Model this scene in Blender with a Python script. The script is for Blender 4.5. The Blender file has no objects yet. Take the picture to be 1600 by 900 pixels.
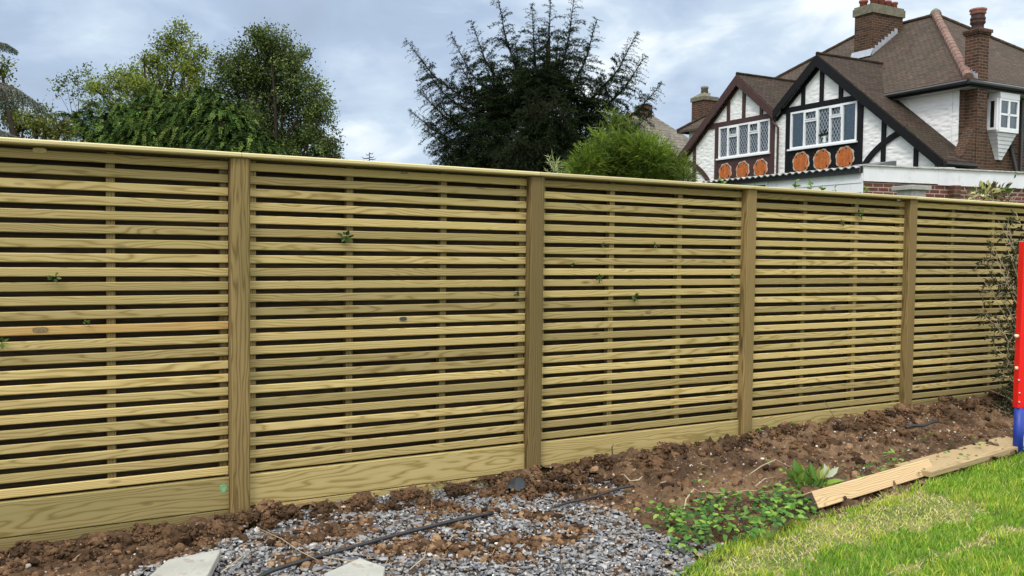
import bpy, bmesh, math, random
import numpy as np
from mathutils import Vector, Matrix, noise as mnoise
random.seed(7); RNG = np.random.default_rng(11)
SC = bpy.context.scene; COL = SC.collection

# ------------------------------------------------------------------ camera
FPX, PITCH, ROLL, HC = 1400.0, 0.0389, 0.0118, 1.52
_f = np.array([0, math.cos(PITCH), -math.sin(PITCH)]); _R0 = np.array([1., 0, 0]); _U0 = np.cross(_R0, _f)
_R = math.cos(ROLL)*_R0 + math.sin(ROLL)*_U0; _U = -math.sin(ROLL)*_R0 + math.cos(ROLL)*_U0
CAM = np.array([0, 0, HC])
cd = bpy.data.cameras.new('camera'); cam = bpy.data.objects.new('camera', cd); COL.objects.link(cam)
cd.sensor_width = 36; cd.lens = 36*FPX/1600; cd.clip_start = .05; cd.clip_end = 2000
cam.matrix_world = Matrix(((_R[0], _U[0], -_f[0], 0), (_R[1], _U[1], -_f[1], 0), (_R[2], _U[2], -_f[2], HC), (0, 0, 0, 1)))
SC.camera = cam

# ------------------------------------------------------------------ world, sun, exposure
SUN_EL, SUN_AZ = math.radians(52), math.radians(205)      # azimuth measured clockwise from +Y: behind the camera, a little left
w = bpy.data.worlds.new('World'); SC.world = w; w.use_nodes = True
nt = w.node_tree; N = nt.nodes; L = nt.links; N.clear()
out = N.new('ShaderNodeOutputWorld'); bg = N.new('ShaderNodeBackground'); L.new(bg.outputs[0], out.inputs[0])
bg.inputs['Strength'].default_value = 0.1
sky = N.new('ShaderNodeTexSky'); sky.sky_type = 'NISHITA'; sky.sun_disc = False
sky.sun_elevation = SUN_EL; sky.sun_rotation = SUN_AZ; sky.air_density = 1.0; sky.dust_density = 2.0
tc = N.new('ShaderNodeTexCoord'); sep = N.new('ShaderNodeSeparateXYZ'); L.new(tc.outputs['Generated'], sep.inputs[0])
def wmath(op, a, b=None, c=None, clamp=False):
    m = N.new('ShaderNodeMath'); m.operation = op; m.use_clamp = clamp
    for i, v in enumerate((a, b, c)):
        if v is None: continue
        if isinstance(v, (int, float)): m.inputs[i].default_value = v
        else: L.new(v, m.inputs[i])
    return m.outputs[0]
mp = N.new('ShaderNodeMapping'); mp.inputs['Scale'].default_value = (1, 1, 2.4); mp.inputs['Rotation'].default_value = (0, math.radians(22), 0)
L.new(tc.outputs['Generated'], mp.inputs[0])
def wnoise(scale, detail, rough, dist, off=(0, 0, 0)):
    n = N.new('ShaderNodeTexNoise'); n.inputs['Scale'].default_value = scale; n.inputs['Detail'].default_value = detail
    n.inputs['Roughness'].default_value = rough; n.inputs['Distortion'].default_value = dist
    va = N.new('ShaderNodeVectorMath'); va.operation = 'ADD'; L.new(mp.outputs[0], va.inputs[0]); va.inputs[1].default_value = off
    L.new(va.outputs[0], n.inputs['Vector']); return n.outputs['Fac']
n1 = wnoise(3.2, 5, .5, .3, (3.1, .4, 1.7)); n2 = wnoise(8.0, 5, .55, .4, (7.3, 2.2, .1))
# brightness: clouds thin out towards the right of the view and overhead
east = wmath('ADD', wmath('MULTIPLY_ADD', sep.outputs['X'], 0.75, 0.36), wmath('MULTIPLY', sep.outputs['Z'], .8))
nn = wmath('MULTIPLY_ADD', n1, 2.2, -1.1); nn2 = wmath('MULTIPLY_ADD', n2, 1.2, -0.6)
fac = wmath('ADD', wmath('ADD', east, nn), nn2, clamp=True)
cr = N.new('ShaderNodeValToRGB'); L.new(fac, cr.inputs[0])
e = cr.color_ramp.elements; e[0].position = 0; e[0].color = (3.5, 4.3, 5.5, 1); e[1].position = 1; e[1].color = (8.6, 9.2, 9.6, 1)
m_ = cr.color_ramp.elements.new(.40); m_.color = (4.0, 5.0, 6.6, 1)
m_ = cr.color_ramp.elements.new(.72); m_.color = (5.5, 6.6, 7.8, 1)
up = wmath('MAXIMUM', sep.outputs['Z'], 0.0)
back = wmath('MAXIMUM', wmath('MULTIPLY', sep.outputs['Y'], -1.0), 0.0)
hi = wmath('MAXIMUM', wmath('SUBTRACT', up, 0.3), 0.0)
gain = wmath('ADD', wmath('MULTIPLY_ADD', hi, 3.4, 1.0), wmath('MULTIPLY', back, .45))   # overcast: brighter overhead and on the sun's side
gm_ = N.new('ShaderNodeMix'); gm_.data_type = 'RGBA'; L.new(wmath('MAXIMUM', wmath('MULTIPLY', hi, 2.0), wmath('MULTIPLY', back, 1.2), None, True), gm_.inputs['Factor']); L.new(cr.outputs[0], gm_.inputs['A']); gm_.inputs['B'].default_value = (6.6, 6.7, 6.9, 1)
vs = N.new('ShaderNodeVectorMath'); vs.operation = 'SCALE'; L.new(gm_.outputs['Result'], vs.inputs[0]); L.new(gain, vs.inputs['Scale'])
mx = N.new('ShaderNodeMix'); mx.data_type = 'RGBA'; mx.inputs['Factor'].default_value = 0.92
L.new(sky.outputs[0], mx.inputs['A']); L.new(vs.outputs[0], mx.inputs['B']); L.new(mx.outputs['Result'], bg.inputs['Color'])
sd = bpy.data.lights.new('sun', 'SUN'); sd.energy = 1.5; sd.angle = math.radians(14); sd.color = (1.0, .965, .90)
so = bpy.data.objects.new('sun', sd); COL.objects.link(so)
sdir = Vector((math.sin(SUN_AZ)*math.cos(SUN_EL), math.cos(SUN_AZ)*math.cos(SUN_EL), math.sin(SUN_EL)))
so.rotation_euler = sdir.to_track_quat('Z', 'Y').to_euler(); so.location = (0, -5, 12)
vset = SC.view_settings; vset.view_transform = 'Standard'; vset.look = 'None'; vset.gamma = 1; vset.exposure = 0.28; vset.use_curve_mapping = False
SC.cycles.use_denoising = True; SC.cycles.max_bounces = 6; SC.cycles.transparent_max_bounces = 8

# ------------------------------------------------------------------ geometry helpers
def ray(px, py):
    d = _f + _R*(px-800)/FPX - _U*(py-450)/FPX
    return d/d[1]
def at(px, py, Y): return CAM + ray(px, py)*Y                     # the point seen at a pixel, Y metres away
def ground_at(px, py, z=0.0):
    d = ray(px, py); return CAM + d*((z-HC)/d[2])
def tag(o, label=None, cat=None, group=None, kind=None):
    if label: o['label'] = label
    if cat: o['category'] = cat
    if group: o['group'] = group
    if kind: o['kind'] = kind
    return o
def thing(name, label, cat, loc=(0, 0, 0), rotz=0.0, group=None):
    o = bpy.data.objects.new(name, None); COL.objects.link(o); o.location = Vector([float(c) for c in loc]); o.rotation_euler = (0, 0, rotz)
    o.empty_display_size = .1
    return tag(o, label, cat, group)
def link(name, me, parent=None):
    o = bpy.data.objects.new(name, me); COL.objects.link(o)
    if parent is not None: o.parent = parent
    return o
def arrays(name, V, Fc, mat, parent=None, smooth=False, col=None):
    """V (n,3); Fc (m,k) all faces of k corners."""
    V = np.asarray(V, np.float32); Fc = np.asarray(Fc, np.int32); m, k = Fc.shape
    me = bpy.data.meshes.new(name); me.vertices.add(len(V)); me.vertices.foreach_set('co', V.ravel())
    me.loops.add(m*k); me.loops.foreach_set('vertex_index', Fc.ravel())
    me.polygons.add(m); me.polygons.foreach_set('loop_start', np.arange(0, m*k, k, dtype=np.int32))
    me.polygons.foreach_set('loop_total', np.full(m, k, np.int32))
    if smooth: me.polygons.foreach_set('use_smooth', np.ones(m, bool))
    me.update(calc_edges=True)
    if col is not None:
        a = me.color_attributes.new('tint', 'FLOAT_COLOR', 'POINT'); c4 = np.ones((len(V), 4), np.float32); c4[:, :3] = col
        a.data.foreach_set('color', c4.ravel())
    if mat: me.materials.append(mat)
    return link(name, me, parent)
class MB:
    def __init__(s): s.v = []; s.f = []
    def add(s, vs, fs):
        n = len(s.v); s.v += [tuple(float(c) for c in p) for p in vs]; s.f += [tuple(n+i for i in f) for f in fs]; return s
    def box(s, x0, x1, y0, y1, z0, z1):
        return s.add([(x0, y0, z0), (x1, y0, z0), (x1, y1, z0), (x0, y1, z0), (x0, y0, z1), (x1, y0, z1), (x1, y1, z1), (x0, y1, z1)],
                     [(3, 2, 1, 0), (4, 5, 6, 7), (0, 1, 5, 4), (1, 2, 6, 5), (2, 3, 7, 6), (3, 0, 4, 7)])
    def prism(s, poly, off):
        n = len(poly); a = [np.array(p, float) for p in poly]; b = [p+np.array(off, float) for p in a]
        nrm = np.zeros(3)
        for i in range(n): nrm += np.cross(a[i], a[(i+1) % n])
        fs = [tuple(range(n)), tuple(range(2*n-1, n-1, -1))]+[(i, i+n, (i+1) % n+n, (i+1) % n) for i in range(n)]
        if nrm @ np.array(off, float) > 0: fs = [f[::-1] for f in fs]
        return s.add(a+b, fs)
    def ext(s, prof, x0, x1, ax=0):
        """extrude a 2D profile along axis ax (0: profile is (y,z); 2: profile is (x,y))"""
        def P(c, t): return (t, c[0], c[1]) if ax == 0 else ((c[0], t, c[1]) if ax == 1 else (c[0], c[1], t))
        return s.prism([P(c, x0) for c in prof], np.array(P((0, 0), x1-x0)))
    def tube(s, pts, rad, n=8, cap=True):
        pts = [np.array(p, float) for p in pts]; rad = rad if hasattr(rad, '__len__') else [rad]*len(pts)
        base = len(s.v); up = np.array([0.3, 0.2, 1.0]); rings = []
        for i, p in enumerate(pts):
            t = pts[min(i+1, len(pts)-1)]-pts[max(i-1, 0)]; t = t/(np.linalg.norm(t)+1e-9)
            a = np.cross(t, up); 
            if np.linalg.norm(a) < .05: a = np.cross(t, [1, 0, 0])
            a /= np.linalg.norm(a); b = np.cross(t, a)
            rings += [p+rad[i]*(math.cos(k*2*math.pi/n)*a+math.sin(k*2*math.pi/n)*b) for k in range(n)]
        fs = []
        for i in range(len(pts)-1):
            for k in range(n):
                a0 = i*n+k; a1 = i*n+(k+1) % n; fs.append((a0, a0+n, a1+n, a1))
        if cap: fs += [tuple(range(n)), tuple(range(len(pts)*n-1, (len(pts)-1)*n-1, -1))]
        return s.add(rings, fs)
    def lathe(s, c, prof, n=14):
        """profile (r,z) about a vertical axis through c"""
        vs = []; c = np.array(c, float)
        for r, z in prof: vs += [c+np.array([r*math.cos(k*2*math.pi/n), r*math.sin(k*2*math.pi/n), z]) for k in range(n)]
        fs = []
        for i in range(len(prof)-1):
            for k in range(n):
                a0 = i*n+k; a1 = i*n+(k+1) % n; fs.append((a0, a1, a1+n, a0+n))
        fs += [tuple(range(n-1, -1, -1)), tuple(range((len(prof)-1)*n, len(prof)*n))]
        return s.add(vs, fs)
    def build(s, name, mat, parent=None, smooth=False, bevel=0, uv=True):
        me = bpy.data.meshes.new(name); me.from_pydata(s.v, [], s.f); me.validate(); me.materials.append(mat)
        if uv: boxuv(me)
        if smooth:
            for p in me.polygons: p.use_smooth = True
        o = link(name, me, parent)
        if bevel:
            b = o.modifiers.new('bevel', 'BEVEL'); b.width = bevel; b.segments = 2; b.limit_method = 'ANGLE'
        return o
def boxuv(me):
    lay = me.uv_layers.new(name='UVMap'); Z = Vector((0, 0, 1))
    for p in me.polygons:
        n = p.normal
        if abs(n.z) > .98: t = Vector((1, 0, 0)); b = Vector((0, 1, 0))
        else: t = Z.cross(n).normalized(); b = n.cross(t)
        for li in p.loop_indices:
            co = me.vertices[me.loops[li].vertex_index].co; lay.data[li].uv = (co.dot(t), co.dot(b))
def clip(poly, ax, val, keep):
    """Sutherland-Hodgman on 2D polygons; keep=+1 keeps coord >= val"""
    o = []
    for i in range(len(poly)):
        a, b = poly[i], poly[(i+1) % len(poly)]; da = (a[ax]-val)*keep; db = (b[ax]-val)*keep
        if da >= 0: o.append(a)
        if da*db < 0:
            t = da/(da-db); o.append((a[0]+t*(b[0]-a[0]), a[1]+t*(b[1]-a[1])))
    return o
def inpoly(P, poly):
    P = np.asarray(P); x, y = P[:, 0], P[:, 1]; c = np.zeros(len(P), bool); n = len(poly)
    for i in range(n):
        x0, y0 = poly[i]; x1, y1 = poly[(i+1) % n]
        m = (y0 > y) != (y1 > y); xx = (x1-x0)*(y-y0)/((y1-y0) if y1 != y0 else 1e-9)+x0; c ^= m & (x < xx)
    return c
def fbm(x, y, z=0, o=4, s=1.0):
    v = 0; a = .5; 
    for i in range(o): v += a*mnoise.noise((x*s, y*s, z+i*7.1)); a *= .5; s *= 2.03
    return v
def unit(v): return v/(np.linalg.norm(v, axis=-1, keepdims=True)+1e-9)

# ------------------------------------------------------------------ materials
def mat(name):
    m = bpy.data.materials.new(name); m.use_nodes = True; nt = m.node_tree; b = nt.nodes['Principled BSDF']; return m, nt, b
class G:
    """tiny node-graph helper"""
    def __init__(s, nt): s.t = nt
    def n(s, typ, **kw):
        x = s.t.nodes.new(typ)
        for k, v in kw.items(): setattr(x, k, v)
        return x
    def set(s, sock, v):
        if isinstance(v, bpy.types.NodeSocket): s.t.links.new(v, sock)
        else: sock.default_value = v
    def m(s, op, a, b=None, c=None, clamp=False):
        x = s.n('ShaderNodeMath', operation=op, use_clamp=clamp)
        for i, v in enumerate((a, b, c)):
            if v is not None: s.set(x.inputs[i], v)
        return x.outputs[0]
    def v(s, op, a, b=None, scale=None):
        x = s.n('ShaderNodeVectorMath', operation=op); s.set(x.inputs[0], a)
        if b is not None: s.set(x.inputs[1], b)
        if scale is not None: s.set(x.inputs['Scale'], scale)
        return x.outputs[0]
    def noise(s, vec, scale, detail=4, rough=.55, dist=0, col=False):
        x = s.n('ShaderNodeTexNoise'); s.set(x.inputs['Vector'], vec); x.inputs['Scale'].default_value = scale
        x.inputs['Detail'].default_value = detail; x.inputs['Roughness'].default_value = rough; x.inputs['Distortion'].default_value = dist
        return x.outputs['Color' if col else 'Fac']
    def ramp(s, f, stops, interp='LINEAR'):
        x = s.n('ShaderNodeValToRGB'); s.set(x.inputs[0], f); r = x.color_ramp; r.interpolation = interp
        while len(r.elements) < len(stops): r.elements.new(.5)
        for e, (p, c) in zip(r.elements, stops): e.position = p; e.color = (*c, 1) if len(c) == 3 else c
        return x.outputs[0]
    def mix(s, f, a, b, blend='MIX'):
        x = s.n('ShaderNodeMix', data_type='RGBA', blend_type=blend); s.set(x.inputs['Factor'], f)
        for k, v in (('A', a), ('B', b)):
            if isinstance(v, tuple): v = (*v, 1) if len(v) == 3 else v
            s.set(x.inputs[k], v)
        return x.outputs['Result']
    def bump(s, b, h, strength, dist):
        x = s.n('ShaderNodeBump'); x.inputs['Strength'].default_value = strength; x.inputs['Distance'].default_value = dist
        s.set(x.inputs['Height'], h); s.t.links.new(x.outputs[0], b.inputs['Normal'])
def wood(name, light, mid, dark, axis=0, ring=.013, seed=0.0, orange=0.0, green=0.25, contrast=1.0, rough=.75, cross=.10, knots=1.0, warp=.10, fibre=.35):
    m, nt, b = mat(name); g = G(nt)
    tc = g.n('ShaderNodeTexCoord').outputs['Object']; gi = g.n('ShaderNodeNewGeometry').outputs['Random Per Island']
    rnd = g.n('ShaderNodeTexWhiteNoise', noise_dimensions='1D'); g.set(rnd.inputs['W'], g.m('ADD', g.m('ADD', gi, seed), g.m('MULTIPLY', g.n('ShaderNodeObjectInfo').outputs['Random'], 13.7)))
    off = g.v('SCALE', rnd.outputs['Color'], scale=9.0)
    sp = g.n('ShaderNodeSeparateXYZ'); nt.links.new(tc, sp.inputs[0]); so_ = g.n('ShaderNodeSeparateXYZ'); nt.links.new(rnd.outputs['Color'], so_.inputs[0])
    al = sp.outputs[axis]; c1, c2 = [sp.outputs[i] for i in range(3) if i != axis]
    cv = g.n('ShaderNodeCombineXYZ'); g.set(cv.inputs[0], g.m('MULTIPLY', al, .42)); g.set(cv.inputs[1], g.m('MULTIPLY', c1, 3.0)); g.set(cv.inputs[2], g.m('MULTIPLY', c2, 3.0))
    vv = g.v('ADD', cv.outputs[0], off)
    wp = g.n('ShaderNodeSeparateXYZ'); nt.links.new(g.noise(vv, 2.4, 3, .5, .2, col=True), wp.inputs[0])
    # distance from a wandering pith: cathedral grain where the pith comes near the face
    d1 = g.m('ADD', g.m('ADD', c1, g.m('MULTIPLY_ADD', so_.outputs[0], cross, .02)), g.m('MULTIPLY_ADD', wp.outputs[0], warp, -warp/2))
    # keep cross coordinate local to the board by folding the world height into a random phase
    d2 = g.m('ADD', g.m('SUBTRACT', g.m('MODULO', g.m('ADD', c2, 50.0), .34), .17), g.m('MULTIPLY_ADD', wp.outputs[1], warp*1.5, -warp*.75))
    r = g.m('SQRT', g.m('ADD', g.m('MULTIPLY', d1, d1), g.m('MULTIPLY', d2, d2)))
    ph = g.m('MULTIPLY', r, 6.2832/ring)
    s_ = g.m('MULTIPLY_ADD', g.m('SINE', ph), .5, .5)
    fv = g.n('ShaderNodeCombineXYZ'); g.set(fv.inputs[0], g.m('MULTIPLY', al, 5.0)); g.set(fv.inputs[1], g.m('MULTIPLY', c1, 160.0)); g.set(fv.inputs[2], g.m('MULTIPLY', c2, 160.0))
    fib = g.noise(g.v('ADD', fv.outputs[0], off), 1.0, 3, .6)
    grain = g.m('MULTIPLY', g.m('POWER', s_, 2.2), contrast, clamp=True)
    colr = g.ramp(grain, [(0, light), (.55, mid), (1, dark)])
    colr = g.mix(g.m('MULTIPLY_ADD', fib, .7, -.15, clamp=True), colr, g.mix(fibre, colr, dark))
    # board to board tone, blotches, green treatment
    tone = g.m('MULTIPLY_ADD', so_.outputs[1], .62, .60)
    colr = g.mix(1.0, colr, g.ramp(tone, [(0, (0, 0, 0)), (1, (1, 1, 1))]), 'MULTIPLY') if False else g.v('SCALE', colr, scale=tone)
    bl = g.noise(vv, 1.6, 4, .6); colr = g.mix(g.m('MULTIPLY', g.m('MULTIPLY_ADD', bl, 3.0, -1.35, clamp=True), green), colr, tuple(c*f for c, f in zip(mid, (.62, .78, .62))))
    if orange: colr = g.mix(g.m('MULTIPLY', g.m('GREATER_THAN', so_.outputs[2], 1-orange), .6), colr, (.50, .29, .075))
    if knots:
        kv = g.n('ShaderNodeCombineXYZ'); g.set(kv.inputs[0], g.m('MULTIPLY', al, 1.9)); g.set(kv.inputs[1], g.m('MULTIPLY', c1, 1.0)); g.set(kv.inputs[2], g.m('MULTIPLY', c2, 7.0))
        vo = g.n('ShaderNodeTexVoronoi'); nt.links.new(g.v('ADD', kv.outputs[0], off), vo.inputs['Vector']); vo.inputs['Scale'].default_value = 1.0
        kf = g.m('SUBTRACT', 1.0, g.m('DIVIDE', vo.outputs['Distance'], .085 if axis == 0 else .15), clamp=True)
        colr = g.mix(g.m('MULTIPLY', g.m('POWER', kf, .6), .8*knots), colr, (.07, .045, .02))
    nt.links.new(colr, b.inputs['Base Color']); b.inputs['Roughness'].default_value = rough; b.inputs['Specular IOR Level'].default_value = .25
    g.bump(b, g.m('ADD', g.m('MULTIPLY', fib, .5), g.m('MULTIPLY', grain, -.6)), .35, .0015)
    return m
M = {}
LT, MD, DK = (.56, .438, .190), (.45, .338, .125), (.22, .150, .048)
M['slat'] = wood('slat_wood', LT, MD, DK, 0, .0085, 0, 0, .30, contrast=.78, warp=.09)
M['slat_orange'] = wood('orange_slat_wood', (.46, .305, .115), (.40, .255, .09), (.27, .16, .05), 0, .0085, 31, 0, .1, contrast=.7)
M['rail'] = wood('rail_wood', (.60, .52, .28), (.54, .45, .22), (.40, .32, .14), 0, .014, 3, 0, .12, contrast=.5)
M['post'] = wood('post_wood', (.27, .190, .078), (.185, .125, .046), (.065, .04, .015), 2, .011, 5, 0, .6, cross=.05, warp=.085, contrast=.75, knots=1.25)
M['gravelboard'] = wood('gravel_board_wood', (.42, .335, .145), (.35, .27, .10), (.20, .14, .045), 0, .013, 8.37, 0, .30, cross=.03, warp=.12, contrast=.85)
M['backslat_shade'] = wood('back_slat_gap_shade', (.050, .036, .016), (.038, .027, .012), (.02, .014, .008), 0, .013, 12, 0, .3)  # same wood as the front; near-black tone paints in the shade of the gaps
M['batten'] = wood('batten_wood_gap_shade', (.23, .175, .075), (.19, .14, .055), (.12, .085, .03), 2, .012, 15, 0, .3)  # batten wood darkened in colour for the shade inside the gaps
M['sleeper'] = wood('sleeper_wood', (.60, .43, .24), (.52, .36, .19), (.36, .24, .12), 0, .012, 21, 0, .12, cross=.05)
M['plank'] = wood('plank_wood', (.64, .48, .27), (.58, .43, .23), (.46, .33, .16), 0, .016, 23, 0, .08, cross=.05)

def plain(name, col, rough=.6, spec=.4, var=.12, scale=6, bump=0, metal=0, dirt=None):
    m, nt, b = mat(name); g = G(nt); tc = g.n('ShaderNodeTexCoord').outputs['Object']
    f = g.noise(tc, scale, 5, .6); c = g.mix(g.m('MULTIPLY_ADD', f, 2.2, -.6, clamp=True), tuple(x*(1-var) for x in col), tuple(min(1, x*(1+var)) for x in col))
    if dirt: 
        f2 = g.noise(tc, scale*2.3, 6, .65); c = g.mix(g.m('MULTIPLY_ADD', f2, 5.0, -2.7, clamp=True), c, dirt)
    nt.links.new(c, b.inputs['Base Color']); b.inputs['Roughness'].default_value = rough; b.inputs['Specular IOR Level'].default_value = spec; b.inputs['Metallic'].default_value = metal
    if bump: g.bump(b, g.noise(tc, scale*6, 5, .6), .5, bump)
    return m
def tinted(name, rough=.7, spec=.3, transl=0, bump=0, bscale=300, jitter=.0):
    """colour comes from the mesh's own tint attribute (each piece its own colour)"""
    m, nt, b = mat(name); g = G(nt); a = g.n('ShaderNodeAttribute', attribute_name='tint').outputs['Color']; c = a
    if jitter:
        tc = g.n('ShaderNodeTexCoord').outputs['Object']; f = g.noise(tc, 90, 4, .65); c = g.v('SCALE', a, scale=g.m('MULTIPLY_ADD', f, jitter*2, 1-jitter))
    nt.links.new(c, b.inputs['Base Color']); b.inputs['Roughness'].default_value = rough; b.inputs['Specular IOR Level'].default_value = spec
    if bump:
        tc = g.n('ShaderNodeTexCoord').outputs['Object']; g.bump(b, g.noise(tc, bscale, 3, .6), .6, bump)
    if transl:
        t = g.n('ShaderNodeBsdfTranslucent'); nt.links.new(c, t.inputs[0]); mx = g.n('ShaderNodeMixShader'); mx.inputs[0].default_value = transl
        nt.links.new(b.outputs[0], mx.inputs[1]); nt.links.new(t.outputs[0], mx.inputs[2]); nt.links.new(mx.outputs[0], nt.nodes['Material Output'].inputs[0])
    return m
def brick(name, c1, c2, mortar, bw=.225, bh=.075, mo=.010, dark=.5):
    m, nt, b = mat(name); g = G(nt); uv = g.n('ShaderNodeTexCoord').outputs['UV']
    x = g.n('ShaderNodeTexBrick'); nt.links.new(uv, x.inputs['Vector']); x.inputs['Scale'].default_value = 1.0
    x.inputs['Brick Width'].default_value = bw; x.inputs['Row Height'].default_value = bh; x.inputs['Mortar Size'].default_value = mo
    x.inputs['Color1'].default_value = (*c1, 1); x.inputs['Color2'].default_value = (*c2, 1); x.inputs['Mortar'].default_value = (*mortar, 1); x.inputs['Bias'].default_value = 0
    x.inputs['Mortar Smooth'].default_value = .2
    f = g.noise(uv, 9, 5, .7); c = g.v('SCALE', x.outputs['Color'], scale=g.m('MULTIPLY_ADD', f, dark*2, 1-dark))
    f2 = g.noise(uv, 1.3, 4, .6); c = g.mix(g.m('MULTIPLY_ADD', f2, 1.6, -.7, clamp=True), c, g.v('SCALE', c, scale=.55))
    nt.links.new(c, b.inputs['Base Color']); b.inputs['Roughness'].default_value = .85; b.inputs['Specular IOR Level'].default_value = .2
    g.bump(b, g.m('SUBTRACT', g.m('MULTIPLY', f, .4), x.outputs['Fac']), .8, .008); return m
def tiles(name, c1, c2, moss=(.10, .10, .06), tw=.165, th=.105):
    m, nt, b = mat(name); g = G(nt); uv = g.n('ShaderNodeTexCoord').outputs['UV']
    x = g.n('ShaderNodeTexBrick'); nt.links.new(uv, x.inputs['Vector']); x.inputs['Scale'].default_value = 1.0
    x.inputs['Brick Width'].default_value = tw; x.inputs['Row Height'].default_value = th; x.inputs['Mortar Size'].default_value = .007; x.inputs['Mortar Smooth'].default_value = .3
    x.inputs['Color1'].default_value = (*c1, 1); x.inputs['Color2'].default_value = (*c2, 1); x.inputs['Mortar'].default_value = (*[c*.3 for c in c1], 1)
    sp = g.n('ShaderNodeSeparateXYZ'); nt.links.new(uv, sp.inputs[0])
    saw = g.m('FRACT', g.m('DIVIDE', sp.outputs[1], th))               # each course laps the one below
    f = g.noise(uv, 7, 6, .75); f2 = g.noise(uv, 1.1, 5, .65)
    mpr = g.n('ShaderNodeMapping'); mpr.inputs['Scale'].default_value = (1.6, 9.5, 1); nt.links.new(uv, mpr.inputs[0]); f3 = g.noise(mpr.outputs[0], 1.0, 6, .75)
    c = g.v('SCALE', x.outputs['Color'], scale=g.m('ADD', g.m('MULTIPLY_ADD', f, 1.3, -.3), g.m('MULTIPLY_ADD', f3, 2.4, -.55)))
    c = g.mix(g.m('MULTIPLY_ADD', f2, 3.2, -1.5, clamp=True), c, moss)
    vo = g.n('ShaderNodeTexVoronoi'); nt.links.new(uv, vo.inputs['Vector']); vo.inputs['Scale'].default_value = 5.2
    c = g.mix(g.m('MULTIPLY', g.m('LESS_THAN', vo.outputs['Distance'], .17), g.m('MULTIPLY_ADD', f2, 4.0, -1.7, clamp=True)), c, (.035, .022, .017))
    nt.links.new(c, b.inputs['Base Color']); b.inputs['Roughness'].default_value = .9; b.inputs['Specular IOR Level'].default_value = .15
    g.bump(b, g.m('ADD', g.m('MULTIPLY', saw, -1.0), g.m('MULTIPLY', x.outputs['Fac'], -.6)), 1.0, .022); return m
def render_wall(name):
    m, nt, b = mat(name); g = G(nt); uv = g.n('ShaderNodeTexCoord').outputs['UV']
    mpn = g.n('ShaderNodeMapping'); mpn.inputs['Scale'].default_value = (5.6, 12.5, 1); nt.links.new(uv, mpn.inputs[0])
    x = g.n('ShaderNodeTexVoronoi', feature='SMOOTH_F1'); nt.links.new(g.v('ADD', mpn.outputs[0], g.v('SCALE', g.noise(uv, 3, 2, .5, 0, True), scale=.6)), x.inputs['Vector']); x.inputs['Scale'].default_value = 1.0
    f = g.noise(uv, 2.0, 5, .6); c = g.mix(g.m('MULTIPLY_ADD', f, 2.0, -.7, clamp=True), (.84, .83, .81), (.76, .755, .74))
    nt.links.new(c, b.inputs['Base Color']); b.inputs['Roughness'].default_value = .85
    g.bump(b, x.outputs['Distance'], .8, .032); return m
M['red_brick'] = brick('house_red_brick', (.105, .048, .026), (.042, .023, .016), (.125, .10, .072))
M['dark_brick'] = brick('chimney_dark_brick', (.125, .047, .028), (.05, .025, .018), (.15, .125, .09))
M['garage_brick'] = brick('extension_brick', (.17, .055, .042), (.105, .040, .033), (.34, .29, .24))
M['roof'] = tiles('brown_roof_tiles', (.092, .064, .045), (.057, .041, .031), (.050, .046, .030))
M['roof_dark'] = tiles('mossy_brown_roof_tiles', (.062, .041, .030), (.034, .024, .018), (.046, .043, .022))
M['roof_grey'] = tiles('grey_roof_tiles', (.19, .165, .135), (.13, .115, .095), (.12, .12, .085), .30, .24)
M['hip'] = plain('hip_ridge_tile', (.20, .125, .10), .9, .15, .35, 5, .01)
M['render'] = render_wall('white_textured_render')
M['black'] = plain('black_painted_timber', (.007, .007, .008), .6, .2, .3, 8)
M['brown'] = plain('brown_painted_timber', (.060, .026, .021), .55, .4, .25, 8)
M['upvc'] = plain('white_plastic_frame', (.80, .81, .82), .35, .5, .03, 3)
M['fascia'] = plain('white_painted_board', (.72, .73, .75), .5, .4, .08, 2.0, 0, 0, (.55, .55, .53))
M['soffit'] = plain('soffit_board', (.50, .50, .49), .6, .3, .1, 3)
M['gutter'] = plain('black_gutter', (.02, .02, .022), .35, .5, .2, 8)
M['lead'] = plain('lead_flashing', (.36, .39, .43), .5, .4, .15, 8)
M['leading'] = plain('window_lead_strip', (.42, .45, .47), .45, .4, .1, 8)
M['cement'] = plain('weathered_cement', (.17, .16, .115), .95, .1, .35, 9, .01, 0, (.11, .11, .06))
M['dark_pot'] = plain('soot_dark_pot', (.06, .036, .030), .85, .2, .4, 12)
M['pink_pot'] = plain('faded_clay_cap', (.34, .15, .12), .85, .2, .3, 12)
M['terracotta'] = plain('terracotta_pot', (.25, .085, .06), .8, .2, .3, 9, 0, 0, (.16, .09, .06))
M['orange_tile'] = plain('orange_herringbone_tile', (.58, .17, .045), .7, .25, .35, 12)
M['mortar'] = plain('pale_mortar', (.50, .42, .34), .9, .1, .15, 20)
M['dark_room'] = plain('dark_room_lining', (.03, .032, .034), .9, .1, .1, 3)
M['curtain'] = plain('pale_green_curtain', (.66, .74, .72), .9, .1, .15, 5)
M['felt'] = plain('grey_roofing_felt', (.10, .115, .115), .8, .2, .2, 4)
M['corrugated'] = plain('grey_corrugated_sheet', (.33, .33, .32), .7, .3, .25, 6, 0, 0, (.14, .14, .12))
M['coping'] = plain('dirty_coping', (.48, .46, .43), .8, .2, .25, 8, 0, 0, (.15, .14, .11))
M['bark'] = plain('tree_bark', (.12, .09, .065), .9, .1, .35, 12, .01)
M['pale_bark'] = plain('pale_twig_bark', (.42, .34, .23), .85, .15, .25, 20, .001)
M['stone'] = plain('paving_slab_concrete', (.36, .36, .32), .85, .2, .16, 7, .0022, 0, (.22, .19, .14))
M['rubber'] = plain('black_rubber_hose', (.022, .023, .026), .45, .5, .25, 30)
M['fabric'] = plain('weed_membrane', (.03, .036, .04), .65, .4, .3, 20, .004)
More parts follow.
